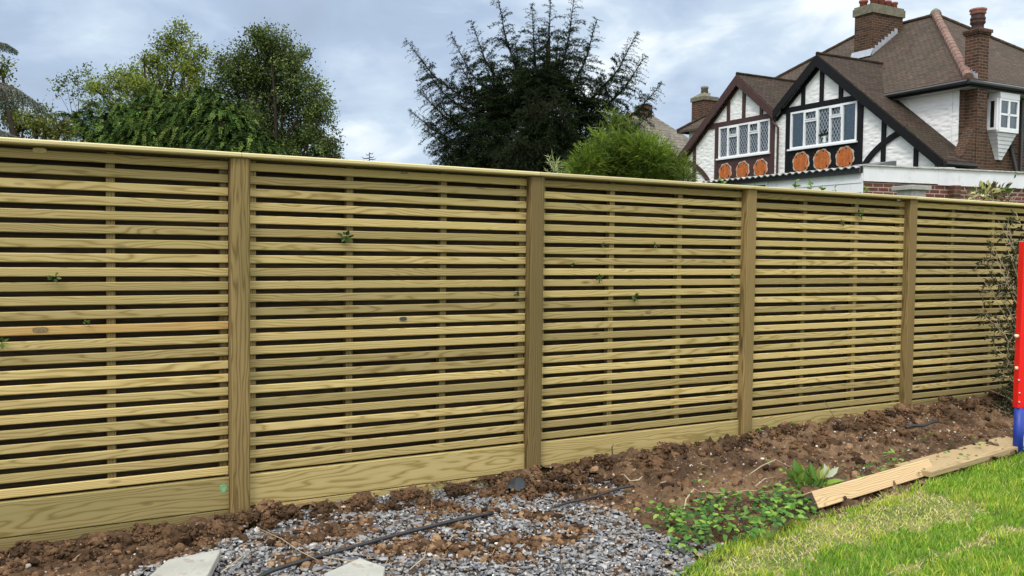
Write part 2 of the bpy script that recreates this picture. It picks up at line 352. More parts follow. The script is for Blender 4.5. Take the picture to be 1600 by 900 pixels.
M['red'] = plain('red_powder_coat', (.80, .006, .008), .35, .5, .04, 5)
M['blue'] = plain('blue_plastic_sleeve', (.012, .040, .30), .45, .4, .3, 9, 0, 0, (.03, .05, .16))
M['bolt'] = plain('cream_plastic_cap', (.80, .74, .55), .45, .5, .05, 5)
M['steel'] = plain('zinc_steel', (.55, .55, .55), .35, .5, .1, 9, 0, .7)
M['nail'] = plain('dull_nail', (.16, .14, .11), .5, .4, .2, 30, 0, .6)
M['paint'] = plain('pale_green_paint', (.22, .42, .22), .7, .2, .3, 40)
M['plate'] = plain('stamped_name_plate', (.50, .42, .17), .45, .5, .55, 150, .002, 0, (.12, .09, .03))
M['plate_dark'] = plain('dark_name_plate', (.05, .055, .05), .5, .5, .5, 150, .002)
M['plate_brown'] = plain('brown_name_plate', (.22, .16, .075), .5, .5, .5, 150, .002, 0, (.07, .05, .03))
gm, gnt, gb = mat('window_glass'); gg = G(gnt)
tr = gg.n('ShaderNodeBsdfTransparent'); gl = gg.n('ShaderNodeBsdfGlossy'); gl.inputs['Roughness'].default_value = .03; gl.inputs['Color'].default_value = (.8, .85, .9, 1)
tr.inputs[0].default_value = (.95, .98, .98, 1); fr = gg.n('ShaderNodeFresnel'); fr.inputs[0].default_value = 1.5
mxs = gg.n('ShaderNodeMixShader'); gnt.links.new(gg.m('MULTIPLY_ADD', fr.outputs[0], .9, .04), mxs.inputs[0]); gnt.links.new(tr.outputs[0], mxs.inputs[1]); gnt.links.new(gl.outputs[0], mxs.inputs[2])
gnt.links.new(mxs.outputs[0], gnt.nodes['Material Output'].inputs[0]); M['glass'] = gm
M['leaf'] = tinted('leaf_green', .6, .14, .28)
M['needle'] = tinted('conifer_needles', .9, .02, .08)
M['dark_bark'] = plain('dark_conifer_bark', (.045, .036, .028), .95, .05, .3, 12)
M['grassblade'] = tinted('grass_blades', .6, .25, .30)
M['chip'] = tinted('slate_chip_stone', .6, .35, 0, .0015, 200, .18)
M['clod'] = tinted('soil_clod', .95, .08, 0, .010, 120, .6)
M['soft'] = tinted('small_pale_stones', .7, .3)

# soil, gravel bed and lawn base
def soilmat(name, cols, bump=.012):
    m, nt, b = mat(name); g = G(nt); tc = g.n('ShaderNodeTexCoord').outputs['Object']
    f = g.noise(tc, 2.2, 7, .68, .4); f2 = g.noise(tc, 28, 6, .7)
    c = g.ramp(g.m('ADD', g.m('MULTIPLY', f, .72), g.m('MULTIPLY', f2, .34)), [(.34, cols[0]), (.50, cols[1]), (.62, cols[2]), (.74, cols[3])])
    nt.links.new(c, b.inputs['Base Color']); b.inputs['Roughness'].default_value = .95; b.inputs['Specular IOR Level'].default_value = .1
    h = g.m('ADD', g.noise(tc, 22, 8, .72), g.m('MULTIPLY', g.noise(tc, 90, 5, .7), .5)); g.bump(b, h, 1.0, bump); return m
M['soil'] = soilmat('clay_soil', [(.030, .020, .013), (.090, .056, .033), (.20, .125, .070), (.36, .25, .15)])
M['gravelbase'] = soilmat('gravel_bed_grit', [(.025, .02, .018), (.055, .045, .038), (.085, .07, .06), (.13, .10, .08)], .006)
M['lawnbase'] = soilmat('lawn_thatch', [(.05, .07, .02), (.11, .15, .035), (.22, .22, .07), (.40, .34, .17)], .01)
M['far_ground'] = soilmat('garden_ground', [(.03, .05, .015), (.05, .08, .02), (.07, .10, .03), (.09, .12, .04)], .01)

# ------------------------------------------------------------------ fence frame
FTH = 0.522; FX, FY = -1.5062, 4.975; PITCH_F = 1.93
FD = np.array([math.cos(FTH), math.sin(FTH), 0]); FN = np.array([-math.sin(FTH), math.cos(FTH), 0])     # along, and away from the camera
F0 = np.array([FX, FY, 0])
def fence_world(s, n, z): return F0+FD*s+FN*n+np.array([0, 0, z])
def onfence(px, py, n=0.05):
    d = ray(px, py); t = ((F0+FN*n-CAM)@FN)/(d@FN); P = CAM+t*d; return (P-F0)@FD, P[2]
ZG, ZT = .246, 2.029
def zfence(s):    # soil level against the boards
    return float(np.interp(s, [-3, -1.93, 0, 1.93, 3.86, 5.79, 9], [-.05, -.03, .035, .05, .10, .165, .17]))

# ------------------------------------------------------------------ ground regions
lawn_px = [(1052, 908), (1078, 890), (1105, 876), (1140, 852), (1185, 836), (1225, 824), (1262, 812), (1300, 803), (1345, 790), (1388, 775), (1455, 748), (1530, 727), (1600, 706)]
lawn_w = [tuple(ground_at(*p)[:2]) for p in lawn_px]
dv = np.array(lawn_w[-1])-np.array(lawn_w[-3]); dv /= np.linalg.norm(dv); far = np.array(lawn_w[-1])+dv*9
lawn_poly = [(-.3, 2.2), (lawn_w[0][0]-.25, lawn_w[0][1]-.35)]+lawn_w+[tuple(far), (far[0]+3, 3.0), (9, .5), (0, .5)]
def G2(l): return [tuple(ground_at(*p)[:2]) for p in l]
slate_poly = G2([(-40, 960), (120, 925), (300, 872), (420, 820), (500, 792), (620, 778), (740, 764), (850, 752), (920, 744), (965, 752), (975, 775), (960, 800), (1010, 830), (1060, 850), (1130, 858), (1085, 885), (1055, 915), (1000, 990), (400, 1040)])
soil_patches = G2([(520, 838), (440, 852), (690, 800), (560, 800), (660, 858), (720, 865), (790, 850), (840, 812), (870, 850), (760, 805), (900, 775), (820, 780), (960, 790), (610, 868), (470, 885), (900, 835), (700, 830), (790, 880)])
patch_r = [.13, .10, .12, .07, .14, .15, .13, .12, .09, .08, .17, .13, .15, .07, .08, .07, .06, .08]
def slate_mask(P):
    P = np.asarray(P); m = inpoly(P, slate_poly).astype(float)
    nzm = np.array([fbm(a, b, 31, 3, 2.6) for a, b in P]) if len(P) else np.zeros(0); nzf = np.array([mnoise.noise((a*17, b*17, 3)) for a, b in P]) if len(P) else np.zeros(0)
    m *= np.clip(1.25+nzm*3.2+nzf*.5, .08, 1)
    for i, (c, r) in enumerate(zip(soil_patches, patch_r)):
        d = np.hypot((P[:, 0]-c[0])*.75, P[:, 1]-c[1]); m *= np.clip((d-r*.55)/(r*.6), 0, 1)
    return m
def gz(x, y):
    s = (x-FX)*FD[0]+(y-FY)*FD[1]; d = -((x-FX)*FN[0]+(y-FY)*FN[1])          # distance in front of the fence
    zf = zfence(s); k = max(0.0, min(1.0, 1-d/(.45 if s < 2 else min(1.5, .45+(s-2)*.8)))); k = k*k*(3-2*k)
    return zf*k
gxs = None
def grid(name, x0, x1, y0, y1, st, hf, mat_, keep=None, kind='structure'):
    nx = int((x1-x0)/st)+1; ny = int((y1-y0)/st)+1
    xs = np.linspace(x0, x1, nx); ys = np.linspace(y0, y1, ny); X, Y = np.meshgrid(xs, ys)
    P = np.stack([X.ravel(), Y.ravel()], 1); K = keep(P) if keep is not None else np.ones(len(P), bool)
    Z = np.zeros(len(P)); idx = np.nonzero(K)[0]
    for i in idx: Z[i] = hf(P[i, 0], P[i, 1])
    q = np.arange(nx*ny).reshape(ny, nx); Fq = np.stack([q[:-1, :-1], q[:-1, 1:], q[1:, 1:], q[1:, :-1]], -1).reshape(-1, 4)
    Fq = Fq[K[Fq].all(1)]; used = np.unique(Fq); rm = -np.ones(nx*ny, int); rm[used] = np.arange(len(used))
    V = np.column_stack([P, Z])[used]; o = arrays(name, V, rm[Fq], mat_, None, True); tag(o, kind=kind); return o
# one big sheet to the horizon
gd = MB().add([(-400, -60, -.09), (400, -60, -.09), (400, 900, -.09), (-400, 900, -.09)], [(0, 1, 2, 3)]).build('ground', M['far_ground']); tag(gd, kind='structure')
def soil_h(x, y):
    s = (x-FX)*FD[0]+(y-FY)*FD[1]; d = -((x-FX)*FN[0]+(y-FY)*FN[1])
    base = gz(x, y)
    amp = 1.0 if s > 2.3 else .55
    n = fbm(x, y, 0, 5, 2.6); n2 = abs(fbm(x, y, 4, 4, 9))
    rid = math.exp(-((d-.10)/.14)**2)*(.006 if s < 1.5 else .028)
    return base+amp*(.07*n+.13*n2)+.045*abs(fbm(x, y, 8, 3, 20))-.006+rid
def near_lawn(P): return inpoly(P, lawn_poly)
def soil_keep(P):
    n = (P[:, 0]-FX)*FN[0]+(P[:, 1]-FY)*FN[1]; s = (P[:, 0]-FX)*FD[0]+(P[:, 1]-FY)*FD[1]
    return (n < .06) & (n > -3.2) & (s > -4.5) & (s < 9.5) & (slate_mask(P) < .98) & ~inpoly(P, [(a+.05, b-.08) for a, b in lawn_poly])
grid('soil_bed', -4.6, 8.2, 2.4, 9.8, .017, soil_h, M['soil'], soil_keep)
def slate_h(x, y): return .004+.010*fbm(x, y, 2, 3, 4)
grid('gravel_bed', -3.5, 2.2, 2.3, 6.6, .05, slate_h, M['gravelbase'], lambda P: inpoly(P, slate_poly))
def lawn_h(x, y): return .016+.020*fbm(x, y, 9, 3, 1.6)
grid('lawn', -.4, 14, .5, 13, .06, lawn_h, M['lawnbase'], near_lawn)

# ------------------------------------------------------------------ slate chippings, clods, pale stones
def scatter(n, x0, x1, y0, y1): return np.column_stack([RNG.uniform(x0, x1, n), RNG.uniform(y0, y1, n)])
def rotmats(n, tilt):
    a = RNG.uniform(0, 2*np.pi, n); t = RNG.normal(0, tilt, n); b = RNG.uniform(0, 2*np.pi, n)
    ax = np.column_stack([np.cos(b), np.sin(b), np.zeros(n)]); c, s = np.cos(t), np.sin(t)
    K = np.zeros((n, 3, 3)); K[:, 0, 1] = -ax[:, 2]; K[:, 0, 2] = ax[:, 1]; K[:, 1, 0] = ax[:, 2]; K[:, 1, 2] = -ax[:, 0]; K[:, 2, 0] = -ax[:, 1]; K[:, 2, 1] = ax[:, 0]
    I = np.eye(3)[None]; Rt = I+s[:, None, None]*K+(1-c)[:, None, None]*(K@K)
    Z = np.zeros((n, 3, 3)); Z[:, 0, 0] = np.cos(a); Z[:, 0, 1] = -np.sin(a); Z[:, 1, 0] = np.sin(a); Z[:, 1, 1] = np.cos(a); Z[:, 2, 2] = 1
    return Rt@Z
def shards(P, Z, size, thick, cols, tilt, name, m, kind='stuff', parent=None):
    n = len(P); k = 5; ang = np.linspace(0, 2*np.pi, k, endpoint=False)[None]+RNG.uniform(-.45, .45, (n, k))
    rr = RNG.uniform(.6, 1.1, (n, k)); asp = RNG.uniform(.4, .85, (n, 1))
    top = np.stack([np.cos(ang)*rr, np.sin(ang)*rr*asp, np.full((n, k), .5)], -1); bot = top.copy(); bot[..., 2] = -.5; top[..., :2] *= .92
    V = np.concatenate([top, bot], 1); V[..., :2] *= size[:, None, None]; V[..., 2] *= thick[:, None]
    V = np.einsum('nij,nkj->nki', rotmats(n, tilt), V); V[..., 0] += P[:, 0, None]; V[..., 1] += P[:, 1, None]; V[..., 2] += Z[:, None]
    base = (np.arange(n)*10)[:, None, None]
    side = np.array([[i, 5+i, 5+(i+1) % 5, (i+1) % 5] for i in range(5)])[None]+base
    # caps as triangles folded into quads is awkward: fan the top into quads with a repeated start
    capq = np.array([[0, 1, 2, 3]])[None]+base
    capt = np.array([[0, 3, 4]])[None]+base
    V = V.reshape(-1, 3); C = np.repeat(cols, 10, 0)
    me_f = [tuple(f) for f in side.reshape(-1, 4)]
    # build with mixed face sizes
    q = np.concatenate([side.reshape(-1, 4), capq.reshape(-1, 4)]); t = capt.reshape(-1, 3)
    me = bpy.data.meshes.new(name); me.vertices.add(len(V)); me.vertices.foreach_set('co', V.astype(np.float32).ravel())
    li = np.concatenate([q.ravel(), t.ravel()]).astype(np.int32); me.loops.add(len(li)); me.loops.foreach_set('vertex_index', li)
    st = np.concatenate([np.arange(len(q))*4, len(q)*4+np.arange(len(t))*3]).astype(np.int32); me.polygons.add(len(st)); me.polygons.foreach_set('loop_start', st)
    me.polygons.foreach_set('loop_total', np.concatenate([np.full(len(q), 4), np.full(len(t), 3)]).astype(np.int32)); me.update(calc_edges=True)
    a = me.color_attributes.new('tint', 'FLOAT_COLOR', 'POINT'); c4 = np.ones((len(V), 4), np.float32); c4[:, :3] = C; a.data.foreach_set('color', c4.ravel())
    me.materials.append(m); o = link(name, me, parent)
    if kind: tag(o, kind=kind)
    return o
def palette(n, cols, wts, jit=.15):
    cols = np.array(cols); i = RNG.choice(len(cols), n, p=np.array(wts)/sum(wts)); return cols[i]*RNG.uniform(1-jit, 1+jit, (n, 1))
P = scatter(60000, -3.4, 2.0, 3.2, 6.4); mk = slate_mask(P); P = P[RNG.uniform(0, 1, len(P)) < mk*1.05+.0]
Z = np.array([slate_h(*p) for p in P])+RNG.uniform(.004, .028, len(P)); sz = np.clip(RNG.lognormal(-4.40, .48, len(P)), .005, .036)
o = shards(P, Z, sz, RNG.uniform(.003, .008, len(P)), palette(len(P), [(.205, .208, .212), (.285, .285, .285), (.105, .11, .118), (.44, .43, .41), (.28, .21, .15), (.16, .10, .06)], [4, 3.6, 2.8, 1.2, .9, .8]), .38, 'slate_chippings', M['chip'])
tag(o, 'blue grey slate chippings covering the ground in front of the fence', 'gravel')
# pebbly debris and white flecks over the soil
P = scatter(26000, -3.0, 7.5, 3.2, 9.6); n_ = (P[:, 0]-FX)*FN[0]+(P[:, 1]-FY)*FN[1]; s_ = (P[:, 0]-FX)*FD[0]+(P[:, 1]-FY)*FD[1]
ok = (n_ < -.02) & ~inpoly(P, lawn_poly) & (slate_mask(P) < .9); P = P[ok][:9000]; Z = np.array([soil_h(*p) for p in P])+.004
o = shards(P, Z, np.clip(RNG.lognormal(-5.0, .5, len(P)), .003, .022), RNG.uniform(.003, .012, len(P)), palette(len(P), [(.52, .46, .37), (.24, .24, .25), (.25, .14, .08), (.10, .06, .04), (.42, .30, .19)], [.35, 1.2, 3, 3, 1.2]), .6, 'soil_crumbs', M['chip'])
tag(o, 'crumbs of earth, chalk and flint strewn over the dug soil', 'soil crumbs')
# clods: lumpy broken earth
def clod_variants(k, sub=3):
    out = []
    for i in range(k):
        bm = bmesh.new(); bmesh.ops.create_icosphere(bm, subdivisions=sub, radius=1); o_ = random.uniform(0, 50)
        for vtx in bm.verts:
            c = vtx.co.copy(); h = fbm(c.x+o_, c.y, c.z, 4, 1.5); r2 = abs(fbm(c.x, c.y+o_, c.z+3, 4, 2.8))
            vtx.co = c*(1+.8*h-1.1*r2+.12*mnoise.noise(c*9)); vtx.co.z *= .8
        out.append((np.array([v_.co[:] for v_ in bm.verts]), np.array([[v_.index for v_ in f.verts] for f in bm.faces]))); bm.free()
    return out
CV = clod_variants(9, 3); CVs = clod_variants(6, 2)
def clods(name, P, Z, size, cols, var, m=None):
    Vs, Fs, Cs, b = [], [], [], 0; Rm = rotmats(len(P), .8)
    for i in range(len(P)):
        v_, f_ = var[i % len(var)]; w_ = (v_*np.array([1, RNG.uniform(.7, 1.1), RNG.uniform(.7, 1)]))@Rm[i].T*size[i]+np.array([P[i, 0], P[i, 1], Z[i]])
        Vs.append(w_); Fs.append(f_+b); b += len(v_); Cs.append(np.repeat(cols[i][None], len(v_), 0))
    return arrays(name, np.concatenate(Vs), np.concatenate(Fs), m or M['clod'], None, False, np.concatenate(Cs))
brown = [(.080, .048, .028), (.130, .076, .042), (.20, .117, .062), (.045, .028, .018), (.28, .18, .10)]
# ridge of crumbling lumps against the fence: each lump is many crumbs
n = 460; s_ = RNG.uniform(-2.9, 8.0, n); dd = np.abs(RNG.normal(.06, .15, n)); Pc = np.array([fence_world(a, -.08-b, 0)[:2] for a, b in zip(s_, dd)])
rc = np.clip(RNG.lognormal(-3.42, .5, n), .012, .066); P, Z, sz, cc_ = [], [], [], []
lumpc = palette(n, [(.085, .051, .029), (.125, .073, .040), (.175, .104, .057), (.05, .032, .020)], [3, 3, 2, 1], .15)
for i in range(n):
    zc0 = soil_h(*Pc[i])+rc[i]*.1; k = int(7+rc[i]*330)
    for j in range(int(14+rc[i]*500)):
        d_ = np.array([random.gauss(0, 1), random.gauss(0, 1), random.gauss(.4, 1)]); d_ = d_/np.linalg.norm(d_); P.append(Pc[i]+d_[:2]*rc[i]*random.uniform(.8, 1.5)); Z.append(zc0+d_[2]*rc[i]*.70); sz.append(max(.004, min(.017, rc[i]*random.uniform(.07, .26)))); cc_.append(lumpc[i]*random.uniform(.65, 1.4))
c0a = clods('a0', Pc, np.array([soil_h(*p) for p in Pc])+rc*.05, rc*1.05, lumpc, CV)
P = np.array(P); Z = np.array(Z); sz = np.array(sz); cc_ = np.array(cc_)
c1 = clods('a', P, Z, sz, cc_, CVs)
P = scatter(3000, -3.0, 7.8, 3.4, 9.6); n_ = (P[:, 0]-FX)*FN[0]+(P[:, 1]-FY)*FN[1]; sl = (P[:, 0]-FX)*FD[0]+(P[:, 1]-FY)*FD[1]
P = P[(n_ < -.1) & (n_ > -2) & (sl > 2.0) & ~inpoly(P, lawn_poly) & (slate_mask(P) < .5)][:620]; sz = np.clip(RNG.lognormal(-3.5, .45, len(P)), .015, .06)
c0b = clods('a1', P, np.array([soil_h(*p) for p in P])-sz*.1, sz, palette(len(P), brown, [3, 4, 3, 1.5, .8], .25), CV)
# loose clods all over the bed and on the slate patches
P = scatter(9000, -3.0, 7.8, 3.4, 9.6); n_ = (P[:, 0]-FX)*FN[0]+(P[:, 1]-FY)*FN[1]
ok = (n_ < -.05) & ~inpoly(P, lawn_poly) & (slate_mask(P) < .75); P = P[ok][:4200]; sz = np.clip(RNG.lognormal(-4.55, .5, len(P)), .005, .034); Z = np.array([soil_h(*p) for p in P])+sz*.15
c2 = clods('b', P, Z, sz, palette(len(P), brown, [3, 4, 3, 2, 1.6], .25), CVs)
P = scatter(5200, -2.9, .6, 3.3, 5.2); n_ = (P[:, 0]-FX)*FN[0]+(P[:, 1]-FY)*FN[1]; P = P[(n_ < -.08) & (slate_mask(P) < .6)][:2300]; sz = np.clip(RNG.lognormal(-4.45, .55, len(P)), .005, .04)
c2b = clods('b2', P, np.array([soil_h(*p) for p in P])+sz*.2, sz, palette(len(P), brown, [3, 4, 3, 2.5, 1.2], .25), CVs)
P = np.concatenate([np.array(c)[None]+RNG.normal(0, 1.15, (95, 2))*np.array([r*1.0, r*.6]) for c, r in zip(soil_patches, patch_r)]); sz = np.clip(RNG.lognormal(-4.6, .5, len(P)), .005, .03)
ok = ~inpoly(P, lawn_poly); P = P[ok]; sz = sz[ok]
c3 = clods('c', P, np.full(len(P), .018)+sz*.25, sz, palette(len(P), brown, [1.5, 3, 4, 1, 2.5], .25), CVs)
bm = bmesh.new()
bpy.ops.object.select_all(action='DESELECT') if bpy.context.object else None
for o_ in (c0a, c0b, c1, c2, c2b, c3): o_.select_set(True)
bpy.context.view_layer.objects.active = c1; bpy.ops.object.join(); c1.name = 'soil_clods'; c1.data.name = 'soil_clods'; c1.select_set(False)
tag(c1, 'lumps of dug brown clay heaped along the foot of the fence', 'soil clods', kind='stuff'); bm.free()
# larger pale stones: flecks lying about
P = scatter(5000, -3, 7.5, 3.3, 9.4); n_ = (P[:, 0]-FX)*FN[0]+(P[:, 1]-FY)*FN[1]; ok = (n_ < -.05) & ~inpoly(P, lawn_poly); P = P[ok][:330]
sz = np.clip(RNG.lognormal(-4.9, .5, len(P)), .004, .018); Z = np.array([max(soil_h(*p), .02) for p in P])+sz*.6
o = clods('pale_stones', P, Z, sz, palette(len(P), [(.68, .65, .58), (.50, .44, .36), (.38, .33, .28)], [2, 1.5, 1], .1), CVs, M['soft']); tag(o, 'small white and buff stones scattered through the soil and slate', 'stones', kind='stuff')

# ------------------------------------------------------------------ grass
P = scatter(430000, .2, 7.6, 3.1, 8.8); P = P[inpoly(P, lawn_poly)]
worn1 = G2([(1110, 905), (1180, 862), (1262, 826), (1330, 812), (1400, 790), (1440, 772), (1480, 788), (1560, 792), (1525, 818), (1450, 832), (1370, 848), (1290, 872), (1215, 905)])
worn2 = G2([(1375, 905), (1440, 878), (1520, 850), (1610, 820), (1610, 838), (1530, 864), (1470, 884), (1435, 905)])
worn3 = G2([(1255, 812), (1340, 790), (1455, 748), (1455, 762), (1390, 785), (1330, 806), (1262, 826)])
nz = np.array([fbm(a, b, 0, 3, 3.2) for a, b in P]); nz2 = np.array([fbm(a, b, 5, 3, 9.0) for a, b in P])
Pj = P+np.column_stack([nz, nz2])*.22
wn = inpoly(Pj, worn1)*1.0; wn = np.maximum(wn, inpoly(Pj, worn2)*.9); wn = np.maximum(wn, inpoly(Pj, worn3)*.8)
wn = np.clip(wn*1.12+nz2*.9*wn, 0, 1); lime = np.clip(inpoly(Pj+np.column_stack([nz2, nz])*.5, [(a*1.0-.05, b+.05) for a, b in worn1])*.65+nz*.9+.12, 0, 1)
keep = RNG.uniform(0, 1, len(P)) < np.where(wn > .5, .62, .88)*np.clip(1.25-P[:, 1]*.07, .6, 1); P, wn, lime, nz, nz2 = P[keep], wn[keep], lime[keep], nz[keep], nz2[keep]; n = len(P)
h = RNG.uniform(.018, .042, n)*np.where(wn > .45, .62, 1)*(1+nz*.9); wd = RNG.uniform(.0015, .0031, n); a = RNG.uniform(0, 2*np.pi, n)
lean = RNG.uniform(.1, .9, n)*h*np.where(wn > .45, 1.7, 1); h = np.where((wn > .45), h*.7, h); la = RNG.uniform(0, 2*np.pi, n)
z0 = .012+.020*nz*0+np.array([lawn_h(x_, y_) for x_, y_ in P])-.012
base = np.column_stack([P, z0]); sd_ = np.column_stack([np.cos(a), np.sin(a), np.zeros(n)])*wd[:, None]; ld = np.column_stack([np.cos(la), np.sin(la), np.zeros(n)])
mid = base+ld*(lean*.35)[:, None]+np.array([0, 0, 1])*(h*.6)[:, None]; tip = base+ld*lean[:, None]+np.array([0, 0, 1])*h[:, None]
V = np.stack([base-sd_, base+sd_, mid+sd_*.8, mid-sd_*.8, tip+sd_*.15, tip-sd_*.15], 1).reshape(-1, 3); b6 = (np.arange(n)*6)[:, None]
Fq = np.concatenate([b6+np.array([[0, 1, 2, 3]]), b6+np.array([[3, 2, 4, 5]])])
green = palette(n, [(.145, .31, .018), (.20, .39, .03), (.28, .47, .055), (.085, .19, .015)], [3, 3, 2, 1.5], .2); limec = palette(n, [(.56, .60, .09), (.42, .53, .06)], [1, 1], .2); straw = palette(n, [(.62, .50, .28), (.46, .34, .17), (.72, .62, .38)], [2, 1, 1.2], .2)
u1 = RNG.uniform(0, 1, n); c = np.where((u1 < lime*.95+.06)[:, None], limec, green); u2 = RNG.uniform(0, 1, n); c = np.where((u2 < wn*.74+.02)[:, None], np.where((RNG.uniform(0, 1, n) < .30)[:, None], limec, straw), c)
o = arrays('lawn_grass', V, Fq, M['grassblade'], None, False, np.repeat(c, 6, 0)); tag(o, 'mown green lawn grass with worn straw coloured strips', 'grass', kind='stuff')

# ------------------------------------------------------------------ fence
fence = thing('slatted_fence', 'new timber fence of close horizontal slats between square posts', 'fence', F0, FTH)
def rounded(y0, y1, z0, z1, c=.004): return [(y0+c, z0), (y1-c, z0), (y1, z0+c), (y1, z1-c), (y1-c, z1), (y0+c, z1), (y0, z1-c), (y0, z0+c)]
YF = .055     # slat face, behind the post face at y = 0
for k in range(-1, 5):
    xa, xb = k*PITCH_F+.055, (k+1)*PITCH_F-.055
    mb = MB(); io = round((ZT-.040-onfence(63, 515, YF)[1])/.0742)
    for i in range(24):
        if k == -1 and i == io: continue
        zc = ZT-.040-.0742*i; dz = random.uniform(-.0012, .0012); mb.ext(rounded(YF+random.uniform(0, .002), YF+.016, zc-.0232+dz, zc+.0232+dz, .004), xa+.002, xb-.002); tl = random.gauss(0, .0013); mb.v[-16:] = [(v_[0], v_[1], v_[2]+tl*(2*(v_[0]-xa)/(xb-xa)-1)) for v_ in mb.v[-16:]]
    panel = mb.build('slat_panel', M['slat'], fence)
    if k == -1: zc = ZT-.040-.0742*io; so2 = MB().ext(rounded(YF, YF+.016, zc-.0224, zc+.0224, .004), xa+.002, xb-.002).build('slat', M['slat_orange'], panel); so2['label'] = 'orange toned slat among the olive ones'
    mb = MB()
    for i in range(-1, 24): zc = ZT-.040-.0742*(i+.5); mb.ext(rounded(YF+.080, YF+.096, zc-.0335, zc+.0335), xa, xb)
    mb.build('back_slats', M['backslat_shade'], panel)
    for fx in (0.33, 0.67):
        x = xa+(xb-xa)*fx; MB().box(x-.021, x+.021, YF+.0165, YF+.0615, ZG+.004, ZT-.006).build('batten', M['batten'], panel)
    for x in (xa+.024, xb-.024): MB().box(x-.021, x+.021, YF+.0165, YF+.0615, ZG+.004, ZT-.006).build('batten', M['batten'], panel)
    mb = MB().ext(rounded(YF-.012, YF+.03, ZG-.182, ZG-.002, .004), xa+.001, xb-.001); mb.build('gravel_board', M['gravelboard'], fence)
    MB().ext(rounded(YF-.010, YF+.03, ZG-.37, ZG-.186, .004), xa+.001, xb-.001).build('gravel_board', M['gravelboard'], fence)
    MB().ext(rounded(-.022, .125, ZT+.0015, ZT+.027, .006), k*PITCH_F+.0015, (k+1)*PITCH_F-.0015).build('capping_rail', M['rail'], fence)
for k in range(-1, 6):
    x = k*PITCH_F; c = .010; prof = [(x-.053+c, 0), (x+.053-c, 0), (x+.053, c), (x+.053, .106), (x-.053, .106), (x-.053, c)]
    MB().ext(prof, -.4, ZT-.001, 2).build('post', M['post'], fence)
for (px, py, w_, h_, m_) in [(62, 235, .032, .013, 'plate'), (63, 515, .036, .014, 'plate_brown'), (630, 498, .024, .012, 'plate_dark'), (632, 270, .026, .007, 'plate_brown'), (1013, 487, .024, .010, 'plate_brown'), (1302, 480, .022, .010, 'plate_brown'), (1020, 294, .024, .007, 'plate_brown')]:
    s, z = onfence(px, py, YF); prof = [(s+w_*math.cos(t)*(1 if abs(math.cos(t)) > .7 else 1.1), z+h_*(abs(math.sin(t))**.6)*(1 if math.sin(t) > 0 else -1)) for t in np.linspace(0, 2*math.pi, 20, endpoint=False)]
    MB().prism([(a, YF-.0035, b) for a, b in prof], (0, .006, 0)).build('name_plate', M[m_], fence)
# paint mark on the lowest board by the first post
s, z = onfence(349, 763, YF-.012); MB().prism([(s+.020*math.cos(t)*(1+.2*math.sin(3*t)), YF-.0135, z+.026*math.sin(t)) for t in np.linspace(0, 2*math.pi, 14, endpoint=False)], (0, .0025, 0)).build('paint_mark', M['paint'], fence)

# ------------------------------------------------------------------ foliage helpers
def leaf_quads(C, D, Nn, Ln, Wd):
    """rhombic leaves: base at C, pointing D, face normal Nn"""
    S = unit(np.cross(D, Nn)); m_ = C+D*(Ln*.45)[:, None]; 
    V = np.stack([C, m_+S*(Wd*.5)[:, None], C+D*Ln[:, None], m_-S*(Wd*.5)[:, None]], 1).reshape(-1, 3)
    F_ = (np.arange(len(C))*4)[:, None]+np.array([[0, 1, 2, 3]]); return V, F_
def rdir(n, up=0.0):
    d = RNG.normal(0, 1, (n, 3)); d[:, 2] += up; return unit(d)
def merge(parts):
    Vs, Fs, Cs, b = [], [], [], 0
    for v_, f_, c_ in parts: Vs.append(v_); Fs.append(f_+b); Cs.append(c_); b += len(v_)
    return np.concatenate(Vs), np.concatenate(Fs), np.concatenate(Cs)
def broadleaf(centre, rad, ntw, lpt, ll, cols, wts, hollow=.45):
    """one bough: ntw twig tips inside an ellipsoid, each with lpt leaves"""
    ks = max(5, ntw//17); dsub = rdir(ks, .15); csub = centre+dsub*RNG.uniform(.45, .98, (ks, 1))*rad; pick = RNG.integers(0, ks, ntw); T = csub[pick]+RNG.normal(0, .17, (ntw, 3))*rad*np.array([1.1, 1.1, .75]); d = unit(T-centre)
    tone = RNG.uniform(.8, 1.2, ntw)*RNG.uniform(.6, 1.45, ks)[pick]; tc_ = palette(ntw, cols, wts, .1)*tone[:, None]
    C = np.repeat(T, lpt, 0)+RNG.normal(0, ll*1.25, (ntw*lpt, 3)); n = len(C)
    D = unit(np.repeat(d, lpt, 0)*.6+RNG.normal(0, .7, (n, 3))); Nn = rdir(n, .9); L_ = RNG.uniform(.6, 1.25, n)*ll
    V, F_ = leaf_quads(C, D, Nn, L_, L_*.55); c = np.repeat(np.repeat(tc_, lpt, 0)*RNG.uniform(.75, 1.25, (n, 1)), 4, 0); return (V, F_, c), T
def limb(mb, a, b, r0, r1, n=6, bend=.1, seg=6):
    a = np.array(a, float); b = np.array(b, float); L_ = np.linalg.norm(b-a); k = RNG.normal(0, bend*L_, 3); pts = []
    for i in range(seg+1):
        t = i/seg; pts.append(a*(1-t)+b*t+k*math.sin(math.pi*t)*(1-t*.3)+np.array([0, 0, .12*L_*math.sin(math.pi*t)]))
    mb.tube(pts, [r0+(r1-r0)*i/seg for i in range(seg+1)], n); return pts
def pxlen(p, Y): return p/FPX*Y

